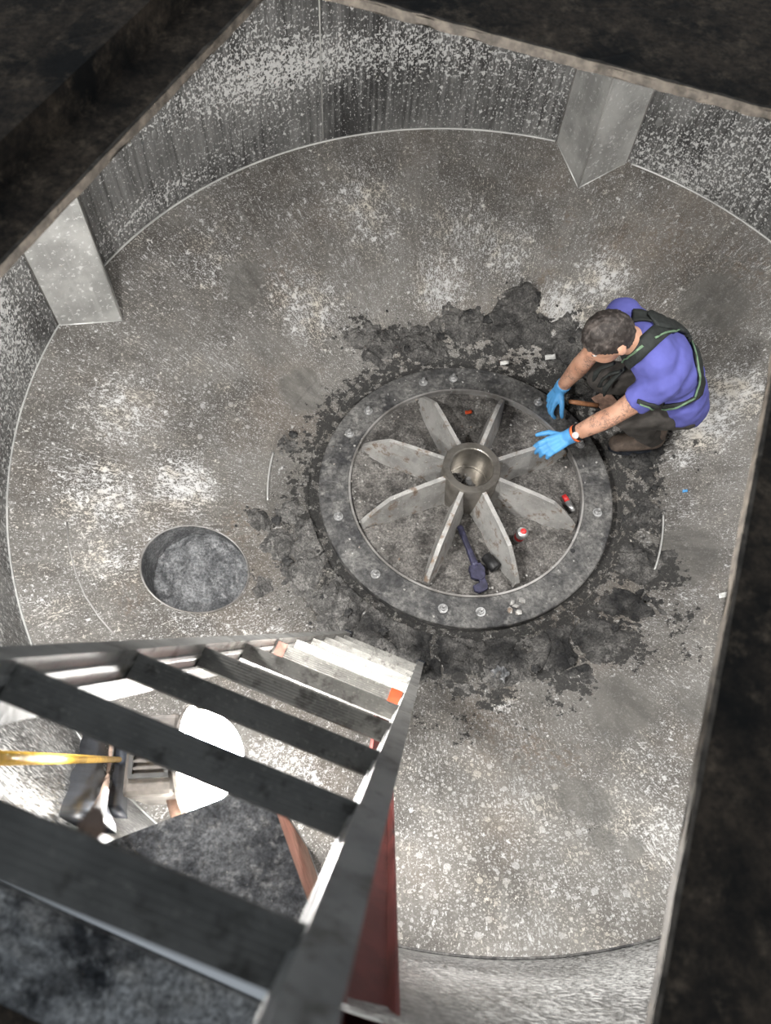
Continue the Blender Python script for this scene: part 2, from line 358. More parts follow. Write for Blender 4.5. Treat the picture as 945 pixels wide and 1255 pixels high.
for nm, bs, base in (('dirt', DIRT, 0), ('clean', CLEAN, 0), ('rust', RUST, 0), ('spots', SPOTS, 0), ('scale', SCALE, .42)):
    at_ = me.attributes.new(nm, 'FLOAT', 'POINT'); vals = []
    for v in me.vertices:
        x, y = v.co.x, v.co.y
        wob = .04*noise.noise(Vector((x*6, y*6, 1.3))); wob2 = .04*noise.noise(Vector((x*6, y*6, 7.7)))
        s = field(bs, x+wob, y+wob2)
        if nm == 'dirt' and .66 < R2(v.co) < .73: s = max(s, .75)
        if nm == 'dirt' and R2(v.co) < .90: s = max(s, .36)
        vals.append(max(base, s))
    at_.data.foreach_set('value', vals)

# wall
bm = bmesh.new(); uvl = bm.loops.layers.uv.new('UVMap'); NW = 160; NZ = 24
zz = [ZS - .004 + (ROOF - ZS)*i/NZ for i in range(NZ+1)]
V = [[bm.verts.new((RS*math.cos(2*PI*k/NW), RS*math.sin(2*PI*k/NW), z)) for k in range(NW)] for z in zz]
for i in range(NZ):
    for k in range(NW):
        f = bm.faces.new((V[i][k], V[i+1][k], V[i+1][(k+1) % NW], V[i][(k+1) % NW])); f.smooth = True
        for j, l in enumerate(f.loops): l[uvl].uv = (2*PI*(k + (j in (2, 3)))/NW*RS, zz[i + (j in (1, 2))])
wall = D.meshes.new('wall'); bm.to_mesh(wall); bm.free(); wall.materials.append(M['wall'])
wo = D.objects.new('wall_round', wall); COL.objects.link(wo); wo['kind'] = 'structure'; wo['label'] = 'round steel tank wall crusted with white scale'
a_ = wall.attributes.new('scale', 'FLOAT', 'POINT'); vals = []
for v in wall.vertices:
    th = math.degrees(math.atan2(v.co.y, v.co.x)) % 360; z = v.co.z - ZS
    s = .32 + .25*noise.noise(Vector((v.co.x*1.5, v.co.y*1.5, z*2)))
    s += .35*math.exp(-((z-.10)/.07)**2) * math.exp(-((th-142)/14)**2)
    s += .40*math.exp(-((z-.42)/.12)**2) * math.exp(-((th-115)/30)**2)
    s += .18*math.exp(-((th-48)/20)**2)
    if th > 170: s += .25
    vals.append(max(0, min(1, s)))
a_.data.foreach_set('value', vals)

# weld beads and vertical seam
def trim(i, bm, label, m=None): return obj('trim_%d' % i, bm, m or M['weld'], smooth=True, kind='structure', label=label)
trim(1, arc_bead(75, 155.5, RS-.004, ZS, .0055, 90), 'bright curved weld between floor and wall behind the baffles')
trim(2, arc_bead(-10, 62.5, RS-.004, ZS, .0055, 80), 'bright curved weld right of the pointed baffle')
trim(3, arc_bead(163, 243, RS-.004, ZS, .0045, 90), 'curved weld along the left edge of the floor')
trim(4, arc_bead(255, 300, RS-.004, ZS, .004, 50), 'dark curved weld at the near edge of the floor', M['ring'])
trim(5, arc_bead(170, 186, .897, .002, .005, 20), 'short bright weld arc left of the rotor')
trim(6, arc_bead(-26, -8, .897, .002, .005, 20), 'short bright weld arc right of the rotor')
bm = bmesh.new(); a = math.radians(112.3); tube(bm, [((RS-.002)*math.cos(a), (RS-.002)*math.sin(a), z) for z in (ZS+.02, 1.0, 1.6, ROOF-.01)], .004, 6)
trim(7, bm, 'vertical weld seam on the far wall')
# faint scraped weld on the cone left
bm = bmesh.new(); tube(bm, [onsurf(p, .0) for p in ((82, 640), (84, 668), (92, 700), (104, 730), (122, 757), (140, 778))], .0035, 6)
trim(8, bm, 'faint curved weld scar on the left of the floor', M['weld_dark'])
for i, p in enumerate(((190, 165), (557, 97), (808, 150))):      # domes added to stand in for faint highlights on the wall
    q = onsurf(p); n = Vector((-q.x, -q.y, 0)).normalized(); x, y, z = basis(n)
    bm = bmesh.new(); bmesh.ops.create_uvsphere(bm, u_segments=16, v_segments=8, radius=1, matrix=frame(x, y, z, q) @ Matrix.Diagonal((.018, .024, .005, 1)))
    trim(9+i, bm, 'small round dome added for a highlight on the far wall', M['highlight_dome'])

# ------------------------------------------------------------------ baffles
def baffle(ang, label, dusty):
    a = math.radians(ang); R_ = 1.66; ha = math.radians(5.75); top = 1.83
    base = Vector((R_*math.cos(a), R_*math.sin(a), fz(R_)))
    t = thing('deflector_baffle', label, 'baffle', base, 'deflector baffles on the tank wall')
    pr = [(R_, a), (RS-.001, a+ha), (RS-.001, a-ha)]
    P = [Vector((r*math.cos(b), r*math.sin(b), fz(r)-.003)) for r, b in pr]
    T = [Vector((p.x, p.y, top)) for p in P]
    th = .006
    for i, j in ((0, 1), (2, 0)):
        e = (P[j]-P[i]); n = Vector((e.y, -e.x, 0)).normalized()
        if n.dot(P[0]) > 0 and False: n = -n
        c = (P[0]+P[1]+P[2])/3
        if n.dot(c-P[i]) < 0: n = -n
        bm = bmesh.new(); q = [P[i], P[j], T[j], T[i]]
        va = [bm.verts.new(v) for v in q]; vb = [bm.verts.new(v+n*th) for v in q]
        bm.faces.new(va); bm.faces.new(vb[::-1])
        for k in range(4): bm.faces.new((va[k], va[(k+1) % 4], vb[(k+1) % 4], vb[k]))
        obj('face_panel', bm, M['rust'] if (dusty and i == 0 and False) else M['baffle'], t)
    bm = bmesh.new(); prism(bm, [(v.x, v.y) for v in T], Matrix.Translation((0, 0, top)), .006)
    tp = obj('top_plate', bm, M['dust'] if dusty else M['baffle'], t)
    if dusty: tp['label'] = 'top plate covered in dark dust'
    bm = bmesh.new(); tube(bm, [P[0]+Vector((0, 0, .004)), T[0]], .004, 6); obj('ridge_weld', bm, M['weld'], t, True)
    for i in (1, 2):
        bm = bmesh.new(); tube(bm, [P[i], P[0]], .0045, 6); obj('foot_weld', bm, M['weld'], t, True)
        bm = bmesh.new(); tube(bm, [P[i], T[i]], .004, 6); obj('wall_weld', bm, M['weld_dark'], t, True)
    return t
baffle(69, 'pointed triangular steel baffle on far wall, right of centre', False)
baffle(158.6, 'pale folded steel baffle on left wall beside dark lid edge', False)
b3 = baffle(247.4, 'steel baffle below the ladder with dark dusty top plate', True)
for o in b3.children:
    if o.name.startswith('face_panel') and o.data.vertices[2].co.x > -.6: o.data.materials[0] = M['rust']

# ------------------------------------------------------------------ lid with hatch
def l2(px): q = at(px, ROOF); return Vector((q.x, q.y))
def isect(a, b, c, d):
    r = b-a; s = d-c; t = ((c-a).x*s.y - (c-a).y*s.x) / (r.x*s.y - r.y*s.x); return a + r*t
fa, fb = l2((455, 4)), l2((945, 137)); ra, rb = l2((945, 462)), l2((797, 1255)); la, lb = l2((0, 326)), l2((308, 4)); na, nb = l2((0, 1085)), l2((330, 1235))
c1 = isect(la, lb, fa, fb); c2 = isect(fa, fb, ra, rb); c3 = isect(ra, rb, na, nb); c4 = isect(na, nb, la, lb)
hatch = [c1, c2, c3, c4]
outer = [Vector((2.02*math.cos(2*PI*k/96), 2.02*math.sin(2*PI*k/96))) for k in range(96)]
# near corners of the hatch may reach past the wall line: widen the lid there
outer = [v*1.12 if v.y < -.6 else v for v in outer]
tri = geometry.tessellate_polygon([[v.to_3d() for v in outer], [v.to_3d() for v in hatch]])
bm = bmesh.new(); allv = outer + hatch; TH = .012
tv = [bm.verts.new((v.x, v.y, ROOF)) for v in allv]; bv = [bm.verts.new((v.x, v.y, ROOF-TH)) for v in allv]
for t_ in tri:
    bm.faces.new([tv[i] for i in t_]); bm.faces.new([bv[i] for i in t_][::-1])
for i in range(96): bm.faces.new((tv[i], tv[(i+1) % 96], bv[(i+1) % 96], bv[i]))
obj('ceiling', bm, M['lid'], kind='structure', label='dark grimy steel lid of the tank around the hatch')
def strip(name, i, p, q, w, h, z0, m, label, inward, amp=0.0):
    d = (q-p).to_3d().normalized(); n = Vector((-d.y, d.x, 0)) * inward; L = (q-p).length; bm = bmesh.new(); K = 60
    rows = []
    for k in range(K+1):
        s = p.to_3d() + d*L*k/K; j1 = amp*noise.noise(Vector((k*.37, i*5, 0))); j2 = amp*noise.noise(Vector((k*.61, i*9, 4)))
        rows.append([bm.verts.new(s + n*(0+j1) + Vector((0, 0, z0+h+j2*.4))), bm.verts.new(s + n*(w) + Vector((0, 0, z0+h+j2))), bm.verts.new(s + n*w + Vector((0, 0, z0))), bm.verts.new(s + n*(0+j1) + Vector((0, 0, z0+j2)))])
    for a_, b_ in zip(rows, rows[1:]):
        for k in range(4): bm.faces.new((a_[k], a_[(k+1) % 4], b_[(k+1) % 4], b_[k]))
    bm.faces.new(rows[0]); bm.faces.new(rows[-1][::-1])
    return obj('%s_%d' % (name, i), bm, m, kind='structure', label=label)
e2 = lambda a, b, k: (a + (b-a)*k)
strip('trim', 12, c1, c2, .005, .016, ROOF-.013, M['lid_edge'], 'chipped pale edge along the far side of the hatch', 1, .003)
strip('trim', 13, c3, c2, .005, .014, ROOF-.012, M['lid_edge'], 'pale worn edge along the right side of the hatch', -1, .0025)
strip('trim', 14, c4, c1, .005, .014, ROOF-.013, M['lid_edge'], 'thin brown edge along the left side of the hatch', 1, .0025)
# raised angle bar on the lid left of the hatch
dl_ = (c1-c4).normalized(); nl_ = Vector((-dl_.y, dl_.x))
strip('trim', 15, c4 - dl_*.2 + nl_*.075, c1 + dl_*.5 + nl_*.075, .06, .05, ROOF-.001, M['lid'], 'dark angle bar standing on the lid left of the hatch', 1, .002)
# near ledge, dusty
dn_ = (c3-c4).normalized(); nn_ = Vector((dn_.y, -dn_.x))
if nn_.y > 0: nn_ = -nn_
bm = bmesh.new(); K, J = 110, 12; LW = .066; rows = []
for k in range(K+1):
    s = c4 + dn_*((c3-c4).length*k/K); row = []
    for j in range(J+1):
        p = s + nn_*(LW*j/J); q = Vector((p.x*38, p.y*38, 0)); edge = min(1, 4*min(j/J, 1-j/J)+.15)
        z = ROOF + .010 + edge*(.020*max(0, noise.fractal(q, .8, 2.1, 4) + .25))
        row.append(bm.verts.new((p.x, p.y, z)))
    p0 = s; p1 = s + nn_*LW
    row = [bm.verts.new((p0.x, p0.y, ROOF-.02))] + row + [bm.verts.new((p1.x, p1.y, ROOF-.012))]
    rows.append(row)
for a_, b_ in zip(rows, rows[1:]):
    for j in range(len(a_)-1): bm.faces.new((a_[j], a_[j+1], b_[j+1], b_[j]))
obj('trim_16', bm, M['ledge'], smooth=True, kind='structure', label='debris covered ledge along the near side of the hatch')

# ------------------------------------------------------------------ rotor, ring, hub
ring = thing('clamping_ring', 'wide grimy steel ring with bolts around the rotor', 'ring', (0, 0, -.04))
bm = bmesh.new(); lathe(bm, [(.535, -.045), (.535, -.002), (.538, .0), (.664, .0), (.669, -.004), (.669, -.045)], 160, closed=True)
obj('ring_plate', bm, M['ring'], ring)
bm = bmesh.new(); lathe(bm, [(.527, -.03), (.527, .006), (.536, .006), (.536, -.03)], 160, closed=True)
obj('inner_lip', bm, M['weld_dark'], ring)
def bolt_bm():
    bm = bmesh.new(); lathe(bm, [(0, 0), (.021, 0), (.021, .004), (.0, .004)], 16)
    lathe(bm, [(0, .003), (.0145, .003), (.0145, .016), (.0125, .018), (0, .018)], 6)
    lathe(bm, [(0, .017), (.0075, .017), (.0075, .034), (.006, .036), (0, .036)], 10)
    return bm
first = None
for px in ((519, 468), (556, 466), (452, 503), (428, 530), (414, 632), (461, 702), (543, 746), (590, 753), (737, 628), (660, 492), (721, 540)):
    q = at(px, .01); sc = .60/R2(q) if .56 < R2(q) < .67 else .60/R2(q)
    if first is None: first = bolt_bm(); bmesh.ops.recalc_face_normals(first, faces=first.faces); bme = D.meshes.new('bolt'); first.to_mesh(bme); bme.materials.append(M['bolt'])
    o = D.objects.new('bolt', bme); COL.objects.link(o); o.parent = ring; o.matrix_parent_inverse = ring.matrix_world.inverted()
    o.matrix_world = Matrix.Translation((q.x*sc, q.y*sc, -.001)) @ Matrix.Rotation(random.random()*3, 4, 'Z')
# bolt hole without its bolt
q = at((702, 675), 0); bm = bmesh.new(); lathe(bm, [(0, .0005), (.009, .0005), (.011, .0012), (.011, -.002), (0, -.002)], 16, Matrix.Translation((q.x, q.y, .0003)))
obj('bolt_hole', bm, M['blackiron'], ring)

rotor = thing('rotor', 'eight-ribbed steel rotor with open hub at tank centre', 'rotor', (0, 0, -.03))
bm = bmesh.new(); KR, KT = 46, 200; V = []
for i in range(KR+1):
    r = .11 + (.5265-.11)*i/KR; row = []
    for k in range(KT):
        x, y = r*math.cos(2*PI*k/KT), r*math.sin(2*PI*k/KT)
        z = -.022 + .013*noise.fractal(Vector((x*9, y*9, 2)), .9, 2.1, 5) + .010*max(0, noise.noise(Vector((x*4, y*4, 9))))
        row.append(bm.verts.new((x, y, min(z, .004))))
    V.append(row)
for i in range(KR):
    for k in range(KT): bm.faces.new((V[i][k], V[i][(k+1) % KT], V[i+1][(k+1) % KT], V[i+1][k])).smooth = True
obj('disc', bm, M['disc'], rotor)
bm = bmesh.new(); lathe(bm, [(.128, -.03), (.128, .172), (.124, .178), (.097, .178), (.093, .174), (.093, .03), (.088, .03), (.088, .02), (0, .02), (0, -.03)], 96)
hub = obj('hub', bm, M['hub'], rotor, True); hub.modifiers.new('edge', 'EDGE_SPLIT').split_angle = math.radians(35)
bm = bmesh.new(); tube(bm, [(.0, 0, .02), (.004, -.002, .045), (.0, .004, .07)], [.02, .017, .01], 8)
obj('shaft_end', bm, M['bolt'], hub)
bm = bmesh.new()
for k in range(9):
    b2 = rock(.012 + .01*random.random(), .7, k); bmesh.ops.translate(b2, verts=b2.verts, vec=(random.uniform(-.05, .05), random.uniform(-.05, .05), .028)); mm = D.meshes.new('t'); b2.to_mesh(mm); b2.free(); bm.from_mesh(mm); D.meshes.remove(mm)
obj('hub_debris', bm, M['disc'], hub, kind='stuff')
for k in range(8):
    a = math.radians(22.5 + 45*k); x = Vector((math.cos(a), math.sin(a), 0)); y = Vector((0, 0, 1)); z = x.cross(y)
    bm = bmesh.new(); t2 = .0115; sec = []
    for r, h in ((.12, .165), (.20, .161), (.30, .155), (.385, .142), (.44, .095), (.49, .045), (.512, .015)):
        w2 = t2 + .13*(h+.03); j = .003*noise.noise(Vector((r*20, k*3, 0)))
        sec.append([bm.verts.new(x*r + z*a_ + Vector((0, 0, b_))) for a_, b_ in ((-w2, -.03), (-t2-.012*h/.16, h*.25), (-t2, h*.82), (-t2*.8, h+j), (t2*.8, h+j), (t2, h*.82), (t2+.012*h/.16, h*.25), (w2, -.03))])
    for p_, q_ in zip(sec, sec[1:]):
        for c_ in range(8): bm.faces.new((p_[c_], p_[(c_+1) % 8], q_[(c_+1) % 8], q_[c_]))
    bm.faces.new(sec[0]); bm.faces.new(sec[-1][::-1])
    rb = obj('rib', bm, M['rib'], rotor)
    bm = bmesh.new()      # weld fillet at the foot of the rib
    for s in (-1, 1):
        q0 = x*.125 + z*s*t2; q1 = x*.50 + z*s*t2
        n = 24; tube(bm, [q0 + (q1-q0)*i/n + Vector((0, 0, -.016)) for i in range(n+1)], [.012 + .006*noise.noise(Vector((i*.7, k*3, s))) for i in range(n+1)], 7)
    obj('foot_fillet', bm, M['disc'], rb, True)
# two studs on the disc
for px in ((567, 531), (430, 577)):
    pass
bm = bolt_bm(); bmesh.ops.transform(bm, matrix=Matrix.Translation((-.035, .235, -.012)) @ Matrix.Scale(1.1, 4), verts=bm.verts); obj('stud', bm, M['bolt'], rotor)

# ------------------------------------------------------------------ drain hole in the floor
dh = thing('drain_pipe', 'round drain hole half filled with grey sludge left of rotor', 'drain', (HOLE.x, HOLE.y, -.1))
n = 72; bm = bmesh.new(); tr, br_, or_ = [], [], []
for k in range(n):
    c, s = math.cos(2*PI*k/n), math.sin(2*PI*k/n); x, y = HOLE.x+HR*c, HOLE.y+HR*s; z = zprof(math.hypot(x, y))
    tr.append(bm.verts.new((x, y, z+.001))); br_.append(bm.verts.new((x, y, -.12)))
for k in range(n): bm.faces.new((tr[k], tr[(k+1) % n], br_[(k+1) % n], br_[k]))
obj('pipe_wall', bm, M['sludge_grey'], dh, True)
bm = bmesh.new(); tube(bm, [v for v in [Vector((HOLE.x+HR*math.cos(2*PI*k/n), HOLE.y+HR*math.sin(2*PI*k/n), 0)) for k in range(n+1)]], .004, 6, cap=False)
for v in bm.verts: v.co.z += zprof(R2(v.co)) + .002
obj('rim_weld', bm, M['weld_dark'], dh, True)
bm = bmesh.new(); V = []
for i in range(25):
    r = HR*i/24; row = []
    for k in range(n):
        x, y = HOLE.x+r*math.cos(2*PI*k/n), HOLE.y+r*math.sin(2*PI*k/n)
        u, v_ = (x-HOLE.x)/HR, (y-HOLE.y)/HR
        z = .015 - .03*u + .032*noise.fractal(Vector((x*7, y*7, 3)), .8, 2.2, 5) + .075*math.exp(-((u+.15)**2+(v_-.45)**2)*2.2) - .06*math.exp(-((u-.1)**2+(v_+.85)**2)*5) - .05*math.exp(-((u+.85)**2+(v_+.2)**2)*5)
        cr = abs(noise.noise(Vector((x*9, y*9, 11)))); z -= .025*max(0, 1-cr/.06)
        row.append(bm.verts.new((x, y, z)))
    V.append(row)
for i in range(24):
    for k in range(n): bm.faces.new((V[i][k], V[i][(k+1) % n], V[i+1][(k+1) % n], V[i+1][k])).smooth = True
bmesh.ops.remove_doubles(bm, verts=bm.verts, dist=1e-5)
obj('sludge_fill', bm, M['sludge_grey'], dh, kind='stuff')

# ------------------------------------------------------------------ sludge around the rotor
SL = bl([((430, 415), .10, .8), ((470, 430), .13, .9), ((520, 420), .14, 1.0), ((570, 405), .12, 1.0), ((620, 400), .13, 1.15), ((640, 372), .075, 1.9), ((655, 405), .09, 1.4), ((690, 430), .12, 1.1), ((720, 470), .12, .9),
         ((760, 500), .12, .85), ((790, 560), .10, .9), ((790, 625), .10, .85), ((785, 690), .10, .9), ((770, 740), .10, .95), ((730, 785), .11, 1.0), ((680, 800), .11, 1.0), ((620, 810), .11, 1.0), ((560, 800), .11, 1.0), ((505, 785), .10, 1.0),
         ((455, 765), .11, 1.05), ((410, 740), .11, 1.1), ((370, 700), .10, 1.1), ((345, 665), .08, 1.1), ((318, 640), .06, 1.1), ((355, 625), .08, .8), ((380, 650), .09, .9), ((350, 545), .07, .75), ((395, 770), .07, .7), ((385, 590), .06, .6), ((325, 720), .06, .7), ((610, 830), .05, 1.2)])
BLK = bl([((770, 740), .16, 1), ((700, 800), .18, .9), ((620, 800), .15, .7), ((790, 560), .2, 1), ((760, 500), .2, .9), ((790, 650), .16, 1), ((640, 420), .2, .45), ((530, 800), .16, .85), ((450, 760), .1, .6), ((690, 440), .16, .6)])
bm = bmesh.new(); NT2, NR2 = 1000, 90; V = []; TK = []; BL = []
for i in range(NR2+1):
    r = .672 + (1.22-.672)*i/NR2; row = []; tk = []
    for k in range(NT2):
        x, y = r*math.cos(2*PI*k/NT2), r*math.sin(2*PI*k/NT2)
        f = field(SL, x, y)
        t = -1.0
        if f > .05:
            p = Vector((x*8, y*8, 0)); nz = noise.fractal(p, .75, 2.1, 6)
            t = (f - (.36 if y < -.3 else .42))*.062 + .026*nz + .010*noise.fractal(Vector((x*34, y*34, 3)), .7, 2.1, 3)
            cr = abs(noise.noise(Vector((x*6.5, y*6.5, 21)))); t -= .022*max(0, 1-cr/.05)
            if r < .72: t = t*.5 - .03
        row.append((x, y, (fz(r) if r > .9 else -.012) + max(t, -.006))); tk.append(t)
    V.append(row); TK.append(tk)
vm = {}
def gv(i, k):
    k %= NT2
    if (i, k) not in vm: vm[i, k] = bm.verts.new(V[i][k])
    return vm[i, k]
for i in range(NR2):
    for k in range(NT2):
        if max(TK[i][k], TK[i][(k+1) % NT2], TK[i+1][k], TK[i+1][(k+1) % NT2]) > 0:
            bm.faces.new((gv(i, k), gv(i, k+1), gv(i+1, k+1), gv(i+1, k))).smooth = True
so = obj('sludge', bm, M['sludge'], kind='stuff', label='cracked dark sludge caked around the rotor ring', category='sludge')
a_ = so.data.attributes.new('black', 'FLOAT', 'POINT')
a_.data.foreach_set('value', [min(1, max(0, 1.5*field(BLK, v.co.x, v.co.y) + .9*noise.fractal(v.co*9, .8, 2.0, 3) - .34)) for v in so.data.vertices])
# crumbs: uncountable
bm = bmesh.new()
def crumb(x, y, z, r):
    m = Matrix.Translation((x, y, z)) @ Matrix.Rotation(random.random()*6, 4, 'Z') @ Matrix.Diagonal((r*random.uniform(.7, 1.4), r*random.uniform(.7, 1.3), r*random.uniform(.4, .9), 1))
    rr = bmesh.ops.create_icosphere(bm, subdivisions=1, radius=1, matrix=m)
    for v in rr['verts']: v.co += Vector((random.uniform(-.3, .3), random.uniform(-.3, .3), random.uniform(-.2, .2)))*r
for _ in range(620):
    bx_, by_, br2, am = random.choice(SL + DIRT[:10]); x = random.gauss(bx_, br2*.8); y = random.gauss(by_, br2*.8); r = math.hypot(x, y)
    if r < .74 or r > 1.35: continue
    crumb(x, y, fz(r) - (.008 if r < .9 else 0) + .003, random.choice((.002, .0025, .003, .004, .007)))
obj('sludge_crumbs', bm, M['lump'], kind='stuff', label='loose black sludge crumbs scattered over the floor', category='crumbs')
bm = bmesh.new()
for _ in range(170):
    a = random.random()*2*PI; r = random.choice((random.uniform(.15, .52), random.uniform(.54, .66), random.uniform(.46, .53)))
    crumb(r*math.cos(a), r*math.sin(a), (-.012 if r < .53 else .001), random.uniform(.002, .006))
for px in ((632, 742), (625, 748), (640, 735), (628, 738), (636, 750)):
    q = at(px, .01); crumb(q.x, q.y, .006, .014)
obj('rotor_grit', bm, M['rib'], kind='stuff', label='pale grit scattered over the rotor and ring', category='grit')
lumps = [((597, 395), .035), ((575, 388), .04), ((655, 368), .045), ((632, 362), .04), ((668, 400), .03), ((540, 415), .03), ((700, 420), .028), ((705, 455), .03), ((498, 430), .024), ((475, 400), .02), ((455, 398), .018), ((340, 640), .03), ((322, 655), .028), ((352, 690), .03), ((398, 735), .032), ((425, 752), .03), ((470, 775), .028), ((612, 828), .05), ((585, 818), .028), ((655, 822), .025), ((700, 812), .028), ((752, 772), .025), ((790, 735), .024), ((805, 700), .02), ((800, 600), .022), ((812, 570), .02), ((775, 560), .022), ((735, 487), .025), ((360, 535), .03), ((345, 548), .022), ((432, 410), .016), ((845, 770), .016), ((870, 800), .014), ((820, 795), .014), ((690, 862), .016), ((705, 875), .013)]
lumps = [l for l in lumps if l[1] >= .022 and l[0] not in ((668, 400), (585, 818), (322, 655), (345, 548))]
ORD = ('leftmost', 'second from left', 'third from left', 'fourth from left', 'fifth from left', 'sixth from left', 'seventh from left', 'eighth from left', 'ninth from left', 'tenth from left')
SECT = {0: 'above the rotor ring', 1: 'between drain hole and rotor ring', 2: 'below the rotor ring', 3: 'right of the rotor ring'}
def sect(px):
    q = onsurf(px); th_ = math.degrees(math.atan2(q.y, q.x)) % 360
    return 0 if 60 < th_ < 140 else 1 if 140 <= th_ < 235 else 2 if 235 <= th_ < 315 else 3
cnt = {}
for i, (px, r) in enumerate(sorted(lumps)):
    q = onsurf(px); pale = px == (612, 828); sc_ = sect(px)
    o = obj('sludge_lump', rock(r*.62, .5, i+1, 3), M['sludge_grey'] if pale else M['lump'], None, True)
    o.location = (q.x, q.y, q.z + r*.1 + .016)
    if pale: tag(o, 'pale grey sludge lump below the rotor ring', 'lump', 'sludge lumps around the rotor')
    else:
        tag(o, 'dark crumbly sludge lump %s, %s' % (SECT[sc_], ORD[cnt.get(sc_, 0)]), 'lump', 'sludge lumps around the rotor'); cnt[sc_] = cnt.get(sc_, 0) + 1

# ------------------------------------------------------------------ tools
zd = -.012
h0, h1 = at((563, 645), zd+.02), at((594, 722), zd+.02); wd_ = (h1-h0); wl = wd_.length; wd_.normalize(); wx = wd_.cross(Vector((0, 0, 1))).normalized(); wz = Vector((0, 0, 1))
wr = thing('pipe_wrench', 'dark blue pipe wrench lying on the rotor disc', 'wrench', h0 - Vector((0, 0, .02)))
fm = frame(wx, wd_, wz, h0)
bm = bmesh.new(); tube(bm, [fm @ Vector((0, wl*k, .004)) for k in (0, .03, .3, .6, .66)], [.011, .0155, .013, .017, .018], 8, flat=.7); obj('handle', bm, M['wrench'], wr, True)
bm = bmesh.new(); prism(bm, [(-.024, wl*.62), (.028, wl*.62), (.034, wl*.72), (.038, wl*.80), (.0, wl*.88), (-.022, wl*.84), (-.034, wl*.72)], fm @ Matrix.Translation((0, 0, -.012)), .026); bmesh.ops.bevel(bm, geom=bm.edges[:], offset=.003, segments=1, affect='EDGES'); obj('jaw_housing', bm, M['wrench'], wr)
bm = bmesh.new(); prism(bm, [(-.018, wl*.80), (.008, wl*.80), (.008, wl*.91), (.044, wl*.91), (.046, wl*.99), (.026, wl*1.04), (-.012, wl*1.02), (-.02, wl*.95)], fm @ Matrix.Translation((0, 0, -.009)), .02); bmesh.ops.bevel(bm, geom=bm.edges[:], offset=.003, segments=1, affect='EDGES'); obj('hook_jaw', bm, M['wrench'], wr)
bm = bmesh.new(); tube(bm, [fm @ Vector((-.03, wl*.70, 0)), fm @ Vector((.034, wl*.70, 0))], .014, 12); obj('adjusting_nut', bm, M['wrench'], wr)
q0, q1 = at((594, 682), .0), at((608, 698), .0)
sk = thing('black_cylinder', 'small black socket lying between wrench and rib', 'socket', q0 - Vector((0, 0, .02)))  # short black piece for the dark oval beside the wrench
bm = bmesh.new(); tube(bm, [q0 + (q1-q0)*k + Vector((0, 0, .008)) for k in (0, .06, .45, .5, .94, 1)], [.021, .024, .024, .028, .028, .025], 16); obj('socket_body', bm, M['blackiron'], sk, True)
bm = bmesh.new(); d = (q1-q0).normalized(); tube(bm, [q1 + d*.0003 + Vector((0, 0, .008)), q1 + d*.003 + Vector((0, 0, .008))], [.017, .015], 6); obj('cylinder_mouth', bm, M['lampdark'], sk)
q = at((635, 660), zd)
cn = thing('spray_can', 'small silver canister with red top standing on rotor disc', 'canister', q)
tilt = Matrix.Translation(q) @ Matrix.Rotation(.12, 4, 'Y')
bm = bmesh.new(); lathe(bm, [(0, -.006), (.021, -.006), (.022, 0), (.022, .05), (.018, .058), (.0, .058)], 20, tilt); obj('can_body', bm, M['silver'], cn, True)
bm = bmesh.new(); lathe(bm, [(.0, .056), (.024, .056), (.026, .062), (.024, .07), (.015, .073), (0, .073)], 20, tilt); obj('collar', bm, M['silver'], cn, True)
bm = bmesh.new(); lathe(bm, [(.0, .072), (.013, .072), (.013, .079), (.009, .082), (0, .082)], 16, tilt); obj('red_button', bm, M['redcap'], cn, True)
bm = bmesh.new(); lathe(bm, [(.0222, .012), (.0227, .014), (.0227, .03), (.0222, .032)], 20, tilt); obj('red_band', bm, M['redcap'], cn, True)
# red handled tool in the shade near the ring
q0, q1 = at((691, 607), .0), at((700, 622), .0)
kn = thing('utility_knife', 'red and grey hand tool lying by the inner edge of the ring', 'tool', q0 - Vector((0, 0, .014)))
bm = bmesh.new(); tube(bm, [q0, q0 + (q1-q0)*.5], [.012, .014], 8, flat=.7); obj('handle', bm, M['redcap'], kn, True)
bm = bmesh.new(); tube(bm, [q0 + (q1-q0)*.5, q1, q1 + (q1-q0)*.3], [.016, .014, .011], 8, flat=.6); obj('nose', bm, M['silver'], kn, True)
# wooden handle under the worker's arm
p0, p1, p2 = at((697, 492), .05), at((733, 497), .05), at((752, 487), .05)
pb = thing('pry_bar', 'orange handled scraper lying under the crouching worker', 'scraper', p0 - Vector((0, 0, .02)))
bm = bmesh.new(); tube(bm, [p0, p0 + (p1-p0)*.3, p1], [.009, .012, .011], 8); obj('handle', bm, M['wood'], pb, True)
x, y, z = basis(p2-p1); bm = bmesh.new(); box(bm, (0, 0, 0), .10, .006, (p2-p1).length, frame(x, y, z, (p1+p2)/2)); obj('blade', bm, M['rust'], pb)
def scrap(name, px, s, m, label, cat, z=None):
    q = onsurf(px) if z is None else at(px, z); bm = bmesh.new(); V = []
    for i in range(5):
        V.append([bm.verts.new((q.x + s*(i/4-.5)*1.5, q.y + s*(j/4-.5)*.8 + s*.3*(i/4), q.z + .003 + .25*s*(.5+noise.noise(Vector((i*.8, j*.8, px[0])))))) for j in range(5)])
    for i in range(4):
        for j in range(4): bm.faces.new((V[i][j], V[i+1][j], V[i+1][j+1], V[i][j+1]))
    o = obj(name, bm, m, None, True); o.modifiers.new('thick', 'SOLIDIFY').thickness = .004; return tag(o, label, cat)
scrap('plastic_scrap', (574, 507), .022, M['orange'], 'tiny orange scrap between two ribs of the rotor', 'scrap', -.012)
scrap('paper_scrap', (618, 446), .028, M['paper'], 'small white scrap above the top of the rotor ring', 'scrap', .02)
scrap('paper_scrap', (674, 440), .035, M['paper'], 'white scrap on dark sludge near the worker\'s head', 'scrap', .03)
